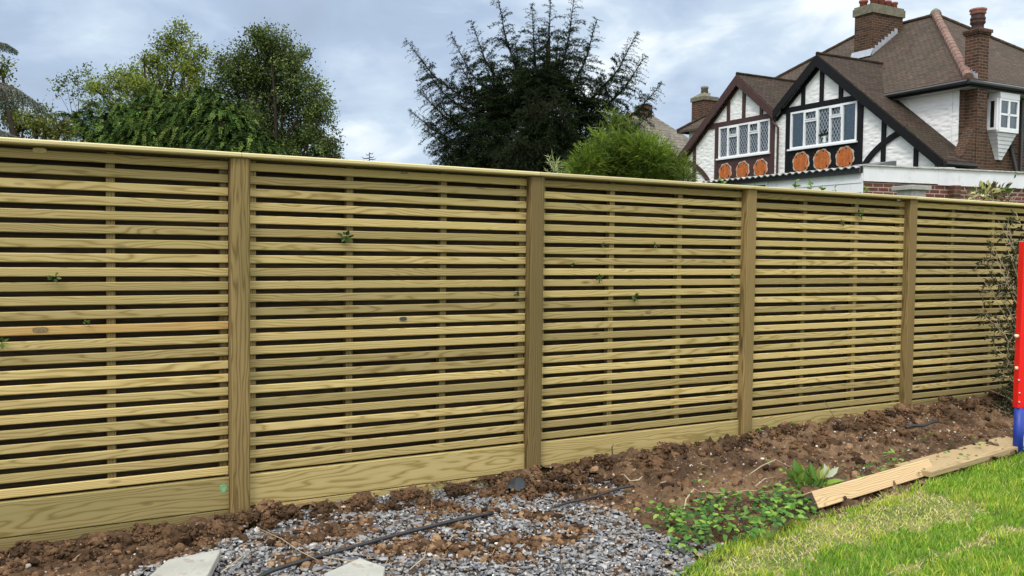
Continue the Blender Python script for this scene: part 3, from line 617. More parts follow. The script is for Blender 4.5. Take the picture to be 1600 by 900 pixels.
# ------------------------------------------------------------------ broadleaf trees beyond the fence
def broad_tree(name, label, cat, Y, trunk_px, blobs, cols, wts, ll, dens, lpt=9, group=None, seedstem=True):
    base = at(trunk_px, 300, Y); root = thing(name, label, cat, (base[0], base[1], -.05), 0, group); off = np.array([base[0], base[1], -.05])
    parts = []; tr_ = MB(); fork = np.array([0, 0, 2.2]); lk0 = .3 if name == 'young_tree' else 1.0; tr_.tube([(0, 0, -.2), (.03, .02, 1.0), fork], [.17*lk0, .14*lk0, .12*lk0], 10)
    for (px, py, r) in blobs:
        dy = RNG.uniform(-.8, .8); c = at(px, py, Y+dy)-off; R_ = pxlen(r, Y); rad = np.array([R_, R_*1.1, R_])
        p, T = broadleaf(c, rad, int(dens*(r/30.0)**2), lpt, ll, cols, wts); parts.append(p)
        lk = .22 if name == 'young_tree' else 1.0; limb(tr_, fork*RNG.uniform(.7, 1), c, .07*lk, .018*lk, 6, .06)
        for t in T[::max(1, len(T)//14)]: limb(tr_, c+(t-c)*.1, t, .016*(.5 if lk < 1 else 1), .004, 4, .08, 3)
    V, F_, C_ = merge(parts); tr_.build('trunk', M['dark_bark'], root, True, uv=False); arrays('crown', V, F_, M['leaf'], root, False, C_); return root
dg = [(.075, .112, .030), (.10, .142, .036), (.15, .185, .055), (.04, .06, .02)]
broad_tree('broadleaf_tree', 'tall round dark green leafy tree, right one of the left pair', 'tree', 27, 430,
    [(402, 92, 42), (440, 78, 34), (418, 60, 18), (372, 110, 34), (365, 150, 38), (410, 140, 48), (455, 130, 44), (482, 160, 32), (430, 190, 52), (480, 205, 40), (503, 215, 24), (512, 160, 12), (380, 205, 46), (470, 250, 48), (515, 245, 16), (420, 250, 50), (350, 95, 12), (500, 185, 22), (400, 62, 16), (470, 92, 16)], dg, [3, 3, 2, 2], .085, 235)
lg = [(.13, .18, .025), (.18, .23, .035), (.26, .29, .05), (.08, .11, .02)]
broad_tree('broadleaf_tree', 'airy yellow green leafy tree left of the round dark tree', 'tree', 26, 270,
    [(285, 66, 24), (262, 84, 26), (300, 92, 24), (245, 100, 18), (285, 118, 36), (240, 132, 32), (205, 122, 22), (310, 140, 22), (185, 140, 22), (215, 155, 34), (260, 165, 40), (160, 150, 20), (172, 120, 10), (150, 132, 10), (300, 175, 34), (225, 92, 8)], lg, [3, 3, 2, 2], .080, 200)
broad_tree('young_tree', 'thin sapling with sparse sprigs beside the airy tree', 'tree', 23, 142,
    [(90, 142, 7), (103, 128, 7), (122, 122, 8), (135, 112, 7), (128, 140, 7), (112, 150, 6), (140, 160, 12)], dg, [1, 3, 3, 1], .075, 200, 9)
broad_tree('rounded_shrub', 'yellowish green shrub top at the far left above the fence', 'shrub', 17, 55,
    [(20, 170, 28), (55, 185, 22), (72, 176, 14), (35, 205, 26), (68, 205, 18), (2, 108, 14), (5, 150, 18), (95, 205, 16)], [(.10, .12, .02), (.15, .15, .03), (.06, .08, .02)], [3, 2, 2], .06, 200)

# drooping conifer mass
def spray_conifer(name, label, Y, trunk_px, blobs, cols, wts, per, Lr, blade, group=None, droop=1.0):
    base = at(trunk_px, 300, Y); off = np.array([base[0], base[1], -.05]); root = thing(name, label, 'conifer', off, 0, group); parts = []
    tr_ = MB(); topz = max((at(px, py, Y)-off)[2] for px, py, r in blobs); tr_.tube([(0, 0, -.2), (0, 0, topz*.5), (0, 0, topz*.92)], [.16, .10, .02], 8)
    for px, py, r in blobs:
        c = at(px, py, Y+RNG.uniform(-.5, .5))-off; R_ = pxlen(r, Y)
        tr_.tube([(0, 0, max(.3, c[2]-.6)), c*np.array([.5, .5, 1])-np.array([0, 0, .1]), c], [.03, .02, .008], 5)
        n = int(per*(r/30)**2); d = rdir(n); d[:, 1] -= .2; d = unit(d); S = c+d*np.array([R_, R_, R_])*RNG.uniform(.35, 1, (n, 1))
        for j in range(n):   # one drooping spray: a bowed stem with paired leaflets
            o_ = unit(np.array([d[j, 0], d[j, 1], .35+.3*d[j, 2]])); L_ = RNG.uniform(*Lr); m_ = 15; t = np.linspace(0, 1, m_)
            Pt = S[j]+o_*(L_*t)[:, None]+np.array([0, 0, -1])*(droop*L_*.9*t**2)[:, None]
            tg = unit(np.gradient(Pt, axis=0)); sdv = unit(np.cross(tg, np.array([0, 0, 1.0]))+1e-6)
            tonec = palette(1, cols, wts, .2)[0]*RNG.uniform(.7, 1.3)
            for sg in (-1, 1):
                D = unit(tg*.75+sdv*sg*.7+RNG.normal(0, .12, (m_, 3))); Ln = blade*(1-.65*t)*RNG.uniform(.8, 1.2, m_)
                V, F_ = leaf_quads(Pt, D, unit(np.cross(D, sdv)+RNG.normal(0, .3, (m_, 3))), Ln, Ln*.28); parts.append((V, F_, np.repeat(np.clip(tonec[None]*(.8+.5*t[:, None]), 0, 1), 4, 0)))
    V, F_, C_ = merge(parts); tr_.build('trunk', M['bark'], root, True, uv=False); arrays('crown', V, F_, M['needle'], root, False, C_); return root
cg = [(.055, .10, .024), (.085, .135, .03), (.14, .19, .05), (.02, .04, .013)]
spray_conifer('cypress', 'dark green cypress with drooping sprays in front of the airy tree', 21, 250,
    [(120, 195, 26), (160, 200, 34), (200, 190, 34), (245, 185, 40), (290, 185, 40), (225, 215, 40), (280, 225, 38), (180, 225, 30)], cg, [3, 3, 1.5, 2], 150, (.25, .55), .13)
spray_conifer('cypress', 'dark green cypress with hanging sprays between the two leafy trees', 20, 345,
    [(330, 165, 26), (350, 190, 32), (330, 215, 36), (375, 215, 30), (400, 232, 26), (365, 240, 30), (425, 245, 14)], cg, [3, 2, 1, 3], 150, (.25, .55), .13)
# blue cedar fronds at the left edge
def frond_tree(name, label, Y, trunk, fronds, cols, cat='conifer', blade=.05, stem=.02):
    off = np.array(trunk, float); root = thing(name, label, cat, off, 0); tr_ = MB(); parts = []
    top = max((at(*f[0], Y)-off)[2] for f in fronds)+.3; tr_.tube([(0, 0, -.1), (0, 0, top*.5), (0, 0, top)], [.16, .12, .05], 8)
    for fi_, f in enumerate(fronds):
        fk = (1.0, .42, .75, .6, .8)[fi_]; pts = [at(px, py, Y)-off for px, py in f]; pts = [np.array([0, 0, pts[0][2]-.25])]+pts; P_ = np.array(pts); t0 = np.linspace(0, 1, len(P_)); tt = np.linspace(.15, 1, 34)
        Q = np.stack([np.interp(tt, t0, P_[:, i]) for i in range(3)], 1); tr_.tube(Q[::3], [stem*(1-.8*t) for t in tt[::3]], 5)
        for q, t in zip(Q, tt):
            for sg in (-1, 1, 0, -.5, .5):
                L_ = (RNG.uniform(.10, .30)*(1.1-.7*t)+.05)*fk; dirn = unit(np.array([.65+RNG.normal(0, .12), sg*.5+RNG.normal(0, .15), -.62+RNG.normal(0, .12)])); m_ = 12; u_ = np.linspace(0, 1, m_)
                Pt = q+dirn*(L_*u_)[:, None]+np.array([0, 0, -.35])*(L_*u_**2)[:, None]; tr_.tube([Pt[0], Pt[-1]], [.006, .002], 4)
                for rep in range(4):
                    D = unit(dirn*1.3+RNG.normal(0, .45, (m_, 3))); Ln = .6*blade*RNG.uniform(.7, 1.2, m_); V, F_ = leaf_quads(Pt, D, rdir(m_), Ln, Ln*.2)
                    parts.append((V, F_, np.repeat(palette(m_, cols, [1]*len(cols), .25), 4, 0)))
    V, F_, C_ = merge(parts); tr_.build('trunk', M['bark'], root, True, uv=False); arrays('crown', V, F_, M['needle'], root, False, C_); return root
tb = at(-130, 300, 11); blue = [(.16, .20, .17), (.10, .14, .11), (.24, .27, .23)]
frond_tree('blue_cedar', 'blue grey cedar fronds reaching in from the left edge', 11, (tb[0], tb[1], -.05),
    [[(-60, 130), (-10, 126), (25, 138), (60, 162)], [(-60, 60), (-20, 64), (8, 68), (20, 76)], [(-60, 190), (-10, 200), (20, 212), (48, 222)], [(-60, 150), (-20, 150), (15, 158)], [(-60, 180), (-15, 205), (25, 225)]], blue)

# ------------------------------------------------------------------ big dark cedar
def cedar():
    Y = 21.0; base = at(850, 300, Y); off = np.array([base[0], base[1], -.05])
    root = thing('cedar_tree', 'big dark cedar with many pointed leaders, centre of the skyline', 'conifer', off); tr_ = MB(); parts = []
    W = lambda px, py, dy=0: at(px, py, Y+dy)-off
    tr_.tube([(0, 0, -.2), (0, 0, 1.4), (0.05, 0, 2.6)], [.26, .22, .18], 10)
    leaders = [((850, 265), (845, 150), (858, 40), (860, -6)), ((840, 265), (800, 150), (780, 60), (778, -14)), ((850, 260), (900, 150), (895, 70), (896, -2)), ((840, 265), (820, 170), (828, 100), (832, 18)),
               ((860, 265), (925, 190), (950, 120), (988, 62)), ((865, 268), (900, 160), (915, 90), (928, 42)), ((840, 268), (760, 190), (720, 120), (712, 64)), ((830, 268), (740, 180), (690, 110), (646, 74)),
               ((830, 268), (740, 190), (700, 150), (668, 112)), ((830, 265), (770, 150), (752, 80), (742, 44)), ((830, 272), (740, 230), (700, 205), (652, 184)), ((830, 275), (750, 250), (710, 235), (684, 240)),
               ((865, 268), (950, 210), (985, 160), (1024, 142)), ((865, 272), (950, 240), (985, 200), (1010, 186)), ((830, 272), (730, 215), (690, 165), (664, 152)), ((850, 268), (880, 140), (870, 95), (872, 58)), ((830, 272), (735, 245), (700, 222), (672, 212)),
               ((855, 268), (930, 200), (975, 130), (1000, 98)), ((838, 268), (790, 200), (765, 140), (760, 104)), ((838, 268), (810, 200), (800, 140), (806, 72))]
    ends_ = [l[-1] for l in leaders]+[(676, 262), (712, 266), (752, 268), (1004, 236), (968, 258), (905, 262), (800, 262), (700, 246), (744, 250), (930, 245), (690, 170), (720, 60+40), (940, 140), (880, 250), (830, 255), (780, 240), (815, 225), (872, 222), (800, 238), (905, 232), (842, 244), (862, 250), (825, 205), (885, 205)]+[(818, 232), (838, 222), (858, 214), (874, 230), (850, 240), (828, 250), (888, 246), (862, 256), (842, 206), (806, 216), (894, 220), (870, 205), (838, 150), (866, 148), (850, 168), (882, 165), (824, 160), (836, 176), (870, 178), (855, 182)]
    leaders = []
    for ex, ey in ends_:
        ex, ey = ex+(ex-850)*.05, ey-(10 if ey < 220 else 0)
        sy = min(262, .55*max(ey, 0)+150); S_ = np.array([848+(ex-848)*.05, sy]); E_ = np.array([ex, ey], float); dd_ = E_-S_; C_1 = S_+dd_*np.array([.42, .16])+np.array([0, 6]); C_2 = S_+dd_*np.array([.78, .52])
        leaders.append((tuple(S_), tuple(C_1), tuple(C_2), tuple(E_)))
    tr_.tube([W(850, 268), W(850, 200), W(856, 120), W(858, 60)], [.17, .13, .07, .03], 8)
    cols = [(.013, .023, .010), (.020, .033, .013), (.036, .052, .018), (.007, .012, .006)]
    def tuft(Pt, D0, blade, k):
        n = len(Pt); C = np.repeat(Pt, k, 0); D = unit(np.repeat(D0, k, 0)*.45+RNG.normal(0, .7, (n*k, 3))); Ln = blade*RNG.uniform(.6, 1.2, n*k)
        V, F_ = leaf_quads(C, D, rdir(n*k), Ln, Ln*.24); parts.append((V, F_, np.repeat(palette(n*k, cols, [3, 3, 1.2, 2], .25)*RNG.uniform(.7, 1.5), 4, 0)))
    for li, ld_ in enumerate(leaders):
        dy = (RNG.uniform(-1.7, 1.3) if li else 0.0) if li < len(leaders)-20 else RNG.choice([-2.2, -1.7, -1.3, 1.6]); w4 = [W(px, py, dy*(i/3)) for i, (px, py) in enumerate(ld_)]; P_ = np.array(w4); t0 = np.linspace(0, 1, 4); nn_ = 46; tt = np.linspace(0, 1, nn_)
        Q = np.stack([np.interp(tt, t0, P_[:, i]) for i in range(3)], 1); Q[1:-1] = (Q[:-2]+2*Q[1:-1]+Q[2:])/4
        tr_.tube(Q[::4], [.040*(1-t)**1.1+.005 for t in tt[::4]], 6); ax = unit(P_[3]-P_[1])
        tuft(Q[14:38], np.tile(ax, (24, 1)), .065, 5); tuft(Q[38:], np.tile(ax, (nn_-38, 1)), .045, 4)
        for i in range(6, nn_):
            t = tt[i]; nb = (4 if t < .5 else 3)
            for b_ in range(nb):
                az = RNG.uniform(0, 2*np.pi); e1 = unit(np.cross(ax, [0.1, 1, 0.2])); e2 = np.cross(ax, e1); o_ = unit(e1*math.cos(az)+e2*math.sin(az))
                L_ = (.12+.72*(1-t)**.8)*RNG.uniform(.5, 1.2); dirn = unit(o_*.8+ax*.55+np.array([0, 0, .10])); m_ = max(5, int(L_*20)); u_ = np.linspace(0, 1, m_)
                Pt = Q[i]+dirn*(L_*u_)[:, None]+np.array([0, 0, -1])*(.42*L_*u_**2.0)[:, None]; tr_.tube([Pt[0], Pt[m_//2], Pt[-1]], [.010*(1.2-t), .007*(1.2-t), .003], 4, False)
                tg = unit(np.gradient(Pt, axis=0)); tuft(Pt, tg, .066 if t < .7 else .050, 5 if t < .8 else 3)
                if L_ > .35:
                    for j in range(2, m_, 2):
                        for sg in (-1, 1):
                            s2 = unit(np.cross(tg[j], [0, 0, 1.0]))*sg; l2 = L_*.30*(1-.6*u_[j])*RNG.uniform(.6, 1.2); m2 = max(3, int(l2*18)); u2_ = np.linspace(0, 1, m2)
                            P2 = Pt[j]+unit(s2*.8+tg[j]*.6)*(l2*u2_)[:, None]+np.array([0, 0, -.25])*(l2*u2_**2)[:, None]; tuft(P2, np.tile(unit(s2+tg[j]), (m2, 1)), .06, 3)
    V, F_, C_ = merge(parts); print('cedar faces', len(F_)); tr_.build('trunk', M['dark_bark'], root, True, uv=False); arrays('crown', V, F_, M['needle'], root, False, C_)
cedar()

# ------------------------------------------------------------------ feathery bright bush and small tops above the rail
def feathery(name, label, Y, blobs, cols, per, Lr, group=None):
    px0 = np.mean([b_[0] for b_ in blobs]); base = at(px0, 300, Y); off = np.array([base[0], base[1], -.05]); root = thing(name, label, 'shrub', off, 0, group); parts = []; tr_ = MB()
    for px, py, r in blobs:
        c = at(px, py, Y+RNG.uniform(-.4, .4))-off; R_ = pxlen(r, Y); limb(tr_, (RNG.uniform(-.1, .1), .55, 0), c+np.array([0, .35, 0]), .022, .006, 6, .03)
        n = int(per*(r/30)**2); d = rdir(n, .25); S = c+d*R_*RNG.uniform(.2, .95, (n, 1)); out_ = unit(d+np.array([0, 0, .7])+RNG.normal(0, .25, (n, 3))); L_ = RNG.uniform(*Lr, n)
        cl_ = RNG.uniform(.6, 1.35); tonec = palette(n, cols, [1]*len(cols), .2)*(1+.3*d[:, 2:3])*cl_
        for j in range(3):   # three short threads make one strand that bends over
            a0 = S+out_*(L_*j/3)[:, None]; dd_ = unit(out_+np.array([0, 0, -.28*j])+RNG.normal(0, .1, (n, 3))); V, F_ = leaf_quads(a0, dd_, rdir(n), L_*.45, np.full(n, .009)); parts.append((V, F_, np.repeat(tonec, 4, 0)))
        for j in range(7):
            a0 = S+out_*(L_*RNG.uniform(.05, .9, n))[:, None]; dd_ = unit(out_+RNG.normal(0, .55, (n, 3))); V, F_ = leaf_quads(a0, dd_, rdir(n), RNG.uniform(.03, .07, n), np.full(n, .007)); parts.append((V, F_, np.repeat(tonec*RNG.uniform(.8, 1.25, (n, 1)), 4, 0)))
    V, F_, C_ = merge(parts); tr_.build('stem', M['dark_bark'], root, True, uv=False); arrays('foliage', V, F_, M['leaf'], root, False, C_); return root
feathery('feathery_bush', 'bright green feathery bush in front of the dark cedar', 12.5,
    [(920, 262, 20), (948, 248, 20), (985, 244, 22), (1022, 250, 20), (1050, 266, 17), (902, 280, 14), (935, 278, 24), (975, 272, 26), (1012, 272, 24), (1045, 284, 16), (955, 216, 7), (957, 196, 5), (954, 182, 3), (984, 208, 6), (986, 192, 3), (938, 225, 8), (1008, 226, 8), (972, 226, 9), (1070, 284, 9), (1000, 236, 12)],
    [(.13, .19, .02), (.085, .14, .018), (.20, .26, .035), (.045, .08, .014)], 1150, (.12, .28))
feathery('grass_tuft', 'small pale wispy tuft rising above the rail under the cedar', 11, [(866, 262, 7), (866, 272, 8)], [(.30, .32, .15), (.16, .2, .07)], 240, (.08, .2))
def bare_top(px, py, Y, label):
    base = at(px, py+30, Y); off = np.array([base[0], base[1], 0]); root = thing('bare_treetop', label, 'treetop', off); mb = MB(); z1 = at(px, py-8, Y)[2]; mb.tube([(0, 0, -.05), (0, 0, z1)], [.05, .006], 5)
    for i in range(26):
        z = z1-.02-i*.018*Y/14; a_ = i*2.4; L_ = .05+.012*i; mb.tube([(0, 0, z), (L_*math.cos(a_), L_*math.sin(a_)*.6, z-.01), (1.4*L_*math.cos(a_), 1.4*L_*math.sin(a_)*.6, z+.02)], [.009, .007, .003], 4)
    mb.build('branches', M['black'], root, uv=False)
bare_top(577, 246, 16, 'bare dark treetop poking above the fence between tree and cedar'); 

# ------------------------------------------------------------------ the mock-Tudor house
HZ = 26.0; al = math.atan((800-70)/1400)
HV = np.array([math.cos(al), math.sin(al), 0]); HU = np.array([math.sin(al), -math.cos(al), 0])
HO = at(1237, 234.6, HZ); HO = np.array([HO[0], HO[1], 0.0])
def hb(px, py, b):       # point of plane b = const seen at a pixel, as (a, z)
    d = ray(px, py); t = ((HO+b*HV-CAM)@HV)/(d@HV); P_ = CAM+t*d; return (P_-HO)@HU, P_[2]
def ha(px, py, a):       # point of plane a = const, as (b, z)
    d = ray(px, py); t = ((HO+a*HU-CAM)@HU)/(d@HU); P_ = CAM+t*d; return (P_-HO)@HV, P_[2]
house = thing('mock_tudor_house', 'white mock Tudor house with timbered gables and brown tiled roof', 'house', HO, math.atan2(HU[1], HU[0]))
AP, ZA, A2 = -.60, 7.13, 1.02; A1 = 2*AP-A2; GS = .80       # party line, gable apex height, gable centres, gable slope
BE, AR, ZE, MS, TT = .70, 5.04, 5.88, .72, 4.15                # main eave line, right eave, eave height, main slope, run to the ridge
AL = 2*AP-AR; BW, AW = .98, 4.72; AWL = 2*AP-AW
def part(mb, name, m, parent=house, **k): return mb.build(name, m, parent, **k)
# main walls
part(MB().box(AWL+.02, AW-.3, BW, BW+.25, -.05, ZE-.02), 'front_wall', M['render'])
part(MB().box(AW-.29, AW-.12, BW+.005, BW+.24, -.05, ZE-.02), 'front_wall', M['render'])
part(MB().box(AW-.11, AW, BW+.01, BE+2*TT-.3, -.05, ZE-.03), 'side_wall', M['red_brick'])
part(MB().box(AWL, AWL+.11, BW+.01, BE+2*TT-.3, -.05, ZE-.03), 'side_wall', M['red_brick'])
part(MB().box(AWL+.12, AW-.12, BE+2*TT-.5, BE+2*TT-.3, -.05, ZE-.02), 'rear_wall', M['red_brick'])
# main hipped roof
ap_r, ap_l = (AR-TT, BE+TT, ZE+MS*TT), (AL+TT, BE+TT, ZE+MS*TT); c_fr, c_fl, c_rr, c_rl = (AR, BE, ZE), (AL, BE, ZE), (AR, BE+2*TT, ZE), (AL, BE+2*TT, ZE)
mb = MB()
for pl in ([c_fl, c_fr, ap_r, ap_l], [c_fr, c_rr, ap_r], [c_rr, c_rl, ap_l, ap_r], [c_rl, c_fl, ap_l]): mb.prism(pl, (0, 0, -.07))
roof = part(mb, 'main_roof', M['roof'])
def bumpy_line(a, b, r, name, m, n=26, parent=house):
    a = np.array(a, float); b = np.array(b, float); mbx = MB(); L_ = np.linalg.norm(b-a); k = max(3, int(L_/.33))
    for i in range(k): p0 = a+(b-a)*i/k; p1 = a+(b-a)*(i+1.02)/k; mbx.tube([p0, p1], [r*1.04, r*.95], 10)
    return mbx.build(name, m, parent)
lift = np.array([0, 0, .02])
bumpy_line(np.array(c_fr)+lift, np.array(ap_r)+lift, .115, 'hip_tiles', M['hip'], parent=roof)
bumpy_line(np.array(c_rr)+lift, np.array(ap_r)+lift, .06, 'hip_tiles', M['roof'], parent=roof)
bumpy_line(np.array(c_fl)+lift, np.array(ap_l)+lift, .06, 'hip_tiles', M['roof'], parent=roof)
bumpy_line(np.array(ap_l)+lift, np.array(ap_r)+lift, .06, 'ridge_tiles', M['roof'], parent=roof)
part(MB().lathe(np.array(ap_r)+np.array([0, 0, -.05]), [(.15, 0), (.17, .1), (.12, .2), (.03, .26)], 10), 'ridge_cap', M['cement'], roof, smooth=True)
# gutters and soffits of the main roof
part(MB().tube([(2.2, BE-.05, ZE-.09), (AR+.03, BE-.05, ZE-.09)], .06, 8), 'gutter', M['gutter']); part(MB().tube([(AR+.05, BE-.08, ZE-.09), (AR+.05, BE+2*TT, ZE-.09)], .06, 8), 'gutter', M['gutter'])
part(MB().box(2.0, AR-.01, BE+.01, BW+.0, ZE-.20, ZE-.165), 'soffit', M['soffit']); part(MB().box(AW+.002, AR-.01, BE+.02, BE+2*TT-.1, ZE-.205, ZE-.17), 'soffit', M['soffit'])
part(MB().box(2.0, AR, BE-.012, BE+.008, ZE-.20, ZE-.072), 'fascia_board', M['black']); part(MB().box(AR-.008, AR+.012, BE+.01, BE+2*TT-.1, ZE-.20, ZE-.072), 'fascia_board', M['black'])
# gable roofs
FO = -.16
def gable_roof(A, mirror, mtl):
    sg = -1 if mirror else 1; mbx = MB(); X = lambda k: A+sg*k
    k1 = (ZA-ZE)/GS; bt = BE+(ZA-ZE)/MS; kend = 4.07; kv = abs(AP-A)
    mbx.prism([(X(0), FO, ZA), (X(0), bt, ZA), (X(k1), BE, ZE), (X(k1), BW, ZE), (X(kend), BW, ZA-GS*kend), (X(kend), FO, ZA-GS*kend)], (0, 0, -.09))
    zv = ZA-GS*kv; bv = BE+max(0, (zv-ZE)/MS)+.02
    mbx.prism([(X(0), FO, ZA), (X(-kv), FO, zv), (X(-kv), bv, zv), (X(0), bt, ZA)], (0, 0, -.09))
    r = mbx.build('gable_roof', mtl, house); bumpy_line((X(0), FO, ZA+.01), (X(0), bt, ZA+.0), .05, 'ridge_tiles', M['roof_dark'], parent=r)
    part(MB().tube([(X(kend)+sg*.04, FO, ZA-GS*kend-.10), (X(kend)+sg*.04, BW, ZA-GS*kend-.10)], .055, 8), 'gutter', M['gutter'])
    return r
gable_roof(A2, False, M['roof_dark']); gable_roof(A1, True, M['roof_dark'])
# gable walls with window openings, timbers, windows
w2 = (-.03, 2.36, 4.60, 5.66); w1 = (-3.13, -.86, 4.60, 5.60)
def gable_wall(A, mirror, win):
    sg = -1 if mirror else 1; hi_ = ZA-.10; kr = (AW-A2); 
    poly = [(A-sg*(abs(AP-A)-.004), -.05), (A+sg*kr, -.05), (A+sg*kr, hi_-GS*kr), (A, hi_), (A-sg*(abs(AP-A)-.004), hi_-GS*(abs(AP-A)))]
    x0, x1, z0, z1 = win; mbx = MB()
    for pc in (clip(poly, 1, z0, -1), clip(poly, 1, z1, 1), clip(clip(clip(poly, 1, z0, 1), 1, z1, -1), 0, x0, -1), clip(clip(clip(poly, 1, z0, 1), 1, z1, -1), 0, x1, 1)):
        if len(pc) > 2: mbx.prism([(p[0], 0, p[1]) for p in pc], (0, .14, 0))
    part(mbx, 'gable_wall', M['render'])
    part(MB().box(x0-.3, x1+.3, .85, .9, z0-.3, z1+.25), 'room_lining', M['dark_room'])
gable_wall(A2, False, w2); gable_wall(A1, True, w1)
def gtimber(poly, m, y0=-.045, name='timber'): part(MB().prism([(a, y0, z) for a, z in poly], (0, abs(y0)-.002, 0)), name, m)
def beam(p, q, w_, m, y0=-.045, name='timber'):
    p = np.array(p, float); q = np.array(q, float); d = (q-p)/np.linalg.norm(q-p); n_ = np.array([-d[1], d[0]])*w_/2; gtimber([tuple(p-n_), tuple(q-n_), tuple(q+n_), tuple(p+n_)], m, y0, name)
def barge(A, mirror, m, wd=.25):
    sg = -1 if mirror else 1; kend = 4.05; kv = abs(AP-A)
    for s2, ke in ((sg, kend), (-sg, kv-.003)):
        pts = [(A, ZA-.03), (A+s2*ke, ZA-.03-GS*ke), (A+s2*ke, ZA-.03-GS*ke-wd), (A, ZA-.03-wd*1.28)]
        part(MB().prism([(a, FO-.03, z) for a, z in pts], (0, .035, 0)), 'barge_board', m)
        pts2 = [(A, ZA-.05-wd*.8), (A+s2*ke*.99, ZA-.05-GS*ke*.99-wd*.8), (A+s2*ke*.99, ZA-GS*ke*.99-wd*1.45), (A, ZA-wd*1.55)]
        part(MB().prism([(a, -.05, z) for a, z in pts2], (0, .047, 0)), 'timber', m)  # inner timber strip; its dark also stands for the overhang shadow under the eaves
barge(A2, False, M['black']); barge(A1, True, M['brown'])
def T(px, py): return hb(px, py, -.04)
# black timbers, traced at their places on the gable wall
bk = M['black']; br = M['brown']
beam((-.42, 5.74), (2.62, 5.74), .16, bk); beam((-.13, 3.0), (-.13, 5.66), .17, bk); beam((2.46, 3.0), (2.46, 5.66), .17, bk)
for a_ in (.42, 1.10, 1.78): beam((a_, 5.82), (a_, ZA-.30-GS*abs(a_-A2)), .13, bk, -.043)
gtimber([(-.05, 3.2), (2.38, 3.2), (2.38, 4.555), (-.05, 4.555)], bk, -.041, 'apron_panel')
beam((3.22, 3.3), (3.22, ZA-.34-GS*(3.22-A2)), .13, bk, -.043); beam((4.20, 3.3), (4.20, ZA-.34-GS*(4.20-A2)), .12, bk, -.043)
def curve_brace(p, c, q, w_, m):
    pts = [(np.array(p)*(1-t)**2+2*np.array(c)*t*(1-t)+np.array(q)*t*t) for t in np.linspace(0, 1, 9)]; up_, dn = [], []
    for i, x_ in enumerate(pts):
        t = pts[min(i+1, 8)]-pts[max(i-1, 0)]; t /= np.linalg.norm(t); n_ = np.array([-t[1], t[0]])*w_/2; up_.append(tuple(x_+n_)); dn.append(tuple(x_-n_))
    mbx = MB()
    for i in range(8): mbx.prism([(a, -.049, z) for a, z in (dn[i], dn[i+1], up_[i+1], up_[i])], (0, .047, 0))
    part(mbx, 'timber', m)
curve_brace((2.5, 3.75), (2.9, 4.45), (3.95, 4.75), .15, bk)
mir = lambda a: 2*AP-a
beam((mir(-.42), 5.68), (mir(2.62), 5.68), .16, br); beam((-3.24, 3.0), (-3.24, 5.60), .16, br); beam((-.76, 3.0), (-.76, 5.60), .16, br)
for a_ in (-2.72, -2.02, -1.25): beam((a_, 5.76), (a_, ZA-.30-GS*abs(a_-A1)), .12, br, -.043)
gtimber([(-3.15, 3.2), (-.85, 3.2), (-.85, 4.555), (-3.15, 4.555)], br, -.041, 'apron_panel')
beam((-4.35, 3.3), (-4.35, ZA-.34-GS*abs(-4.35-A1)), .13, br, -.043); beam((-5.3, 3.0), (-5.3, ZA-.34-GS*abs(-5.3-A1)), .12, br, -.043)
curve_brace((-3.35, 3.45), (-3.7, 4.4), (-4.95, 4.7), .15, br)
# white render strip and downpipe between the gables
part(MB().tube([(-.66, -.12, 5.60), (-.64, -.12, 5.45), (-.46, -.10, 5.28), (-.46, -.10, 3.2)], .035, 8), 'downpipe', br)
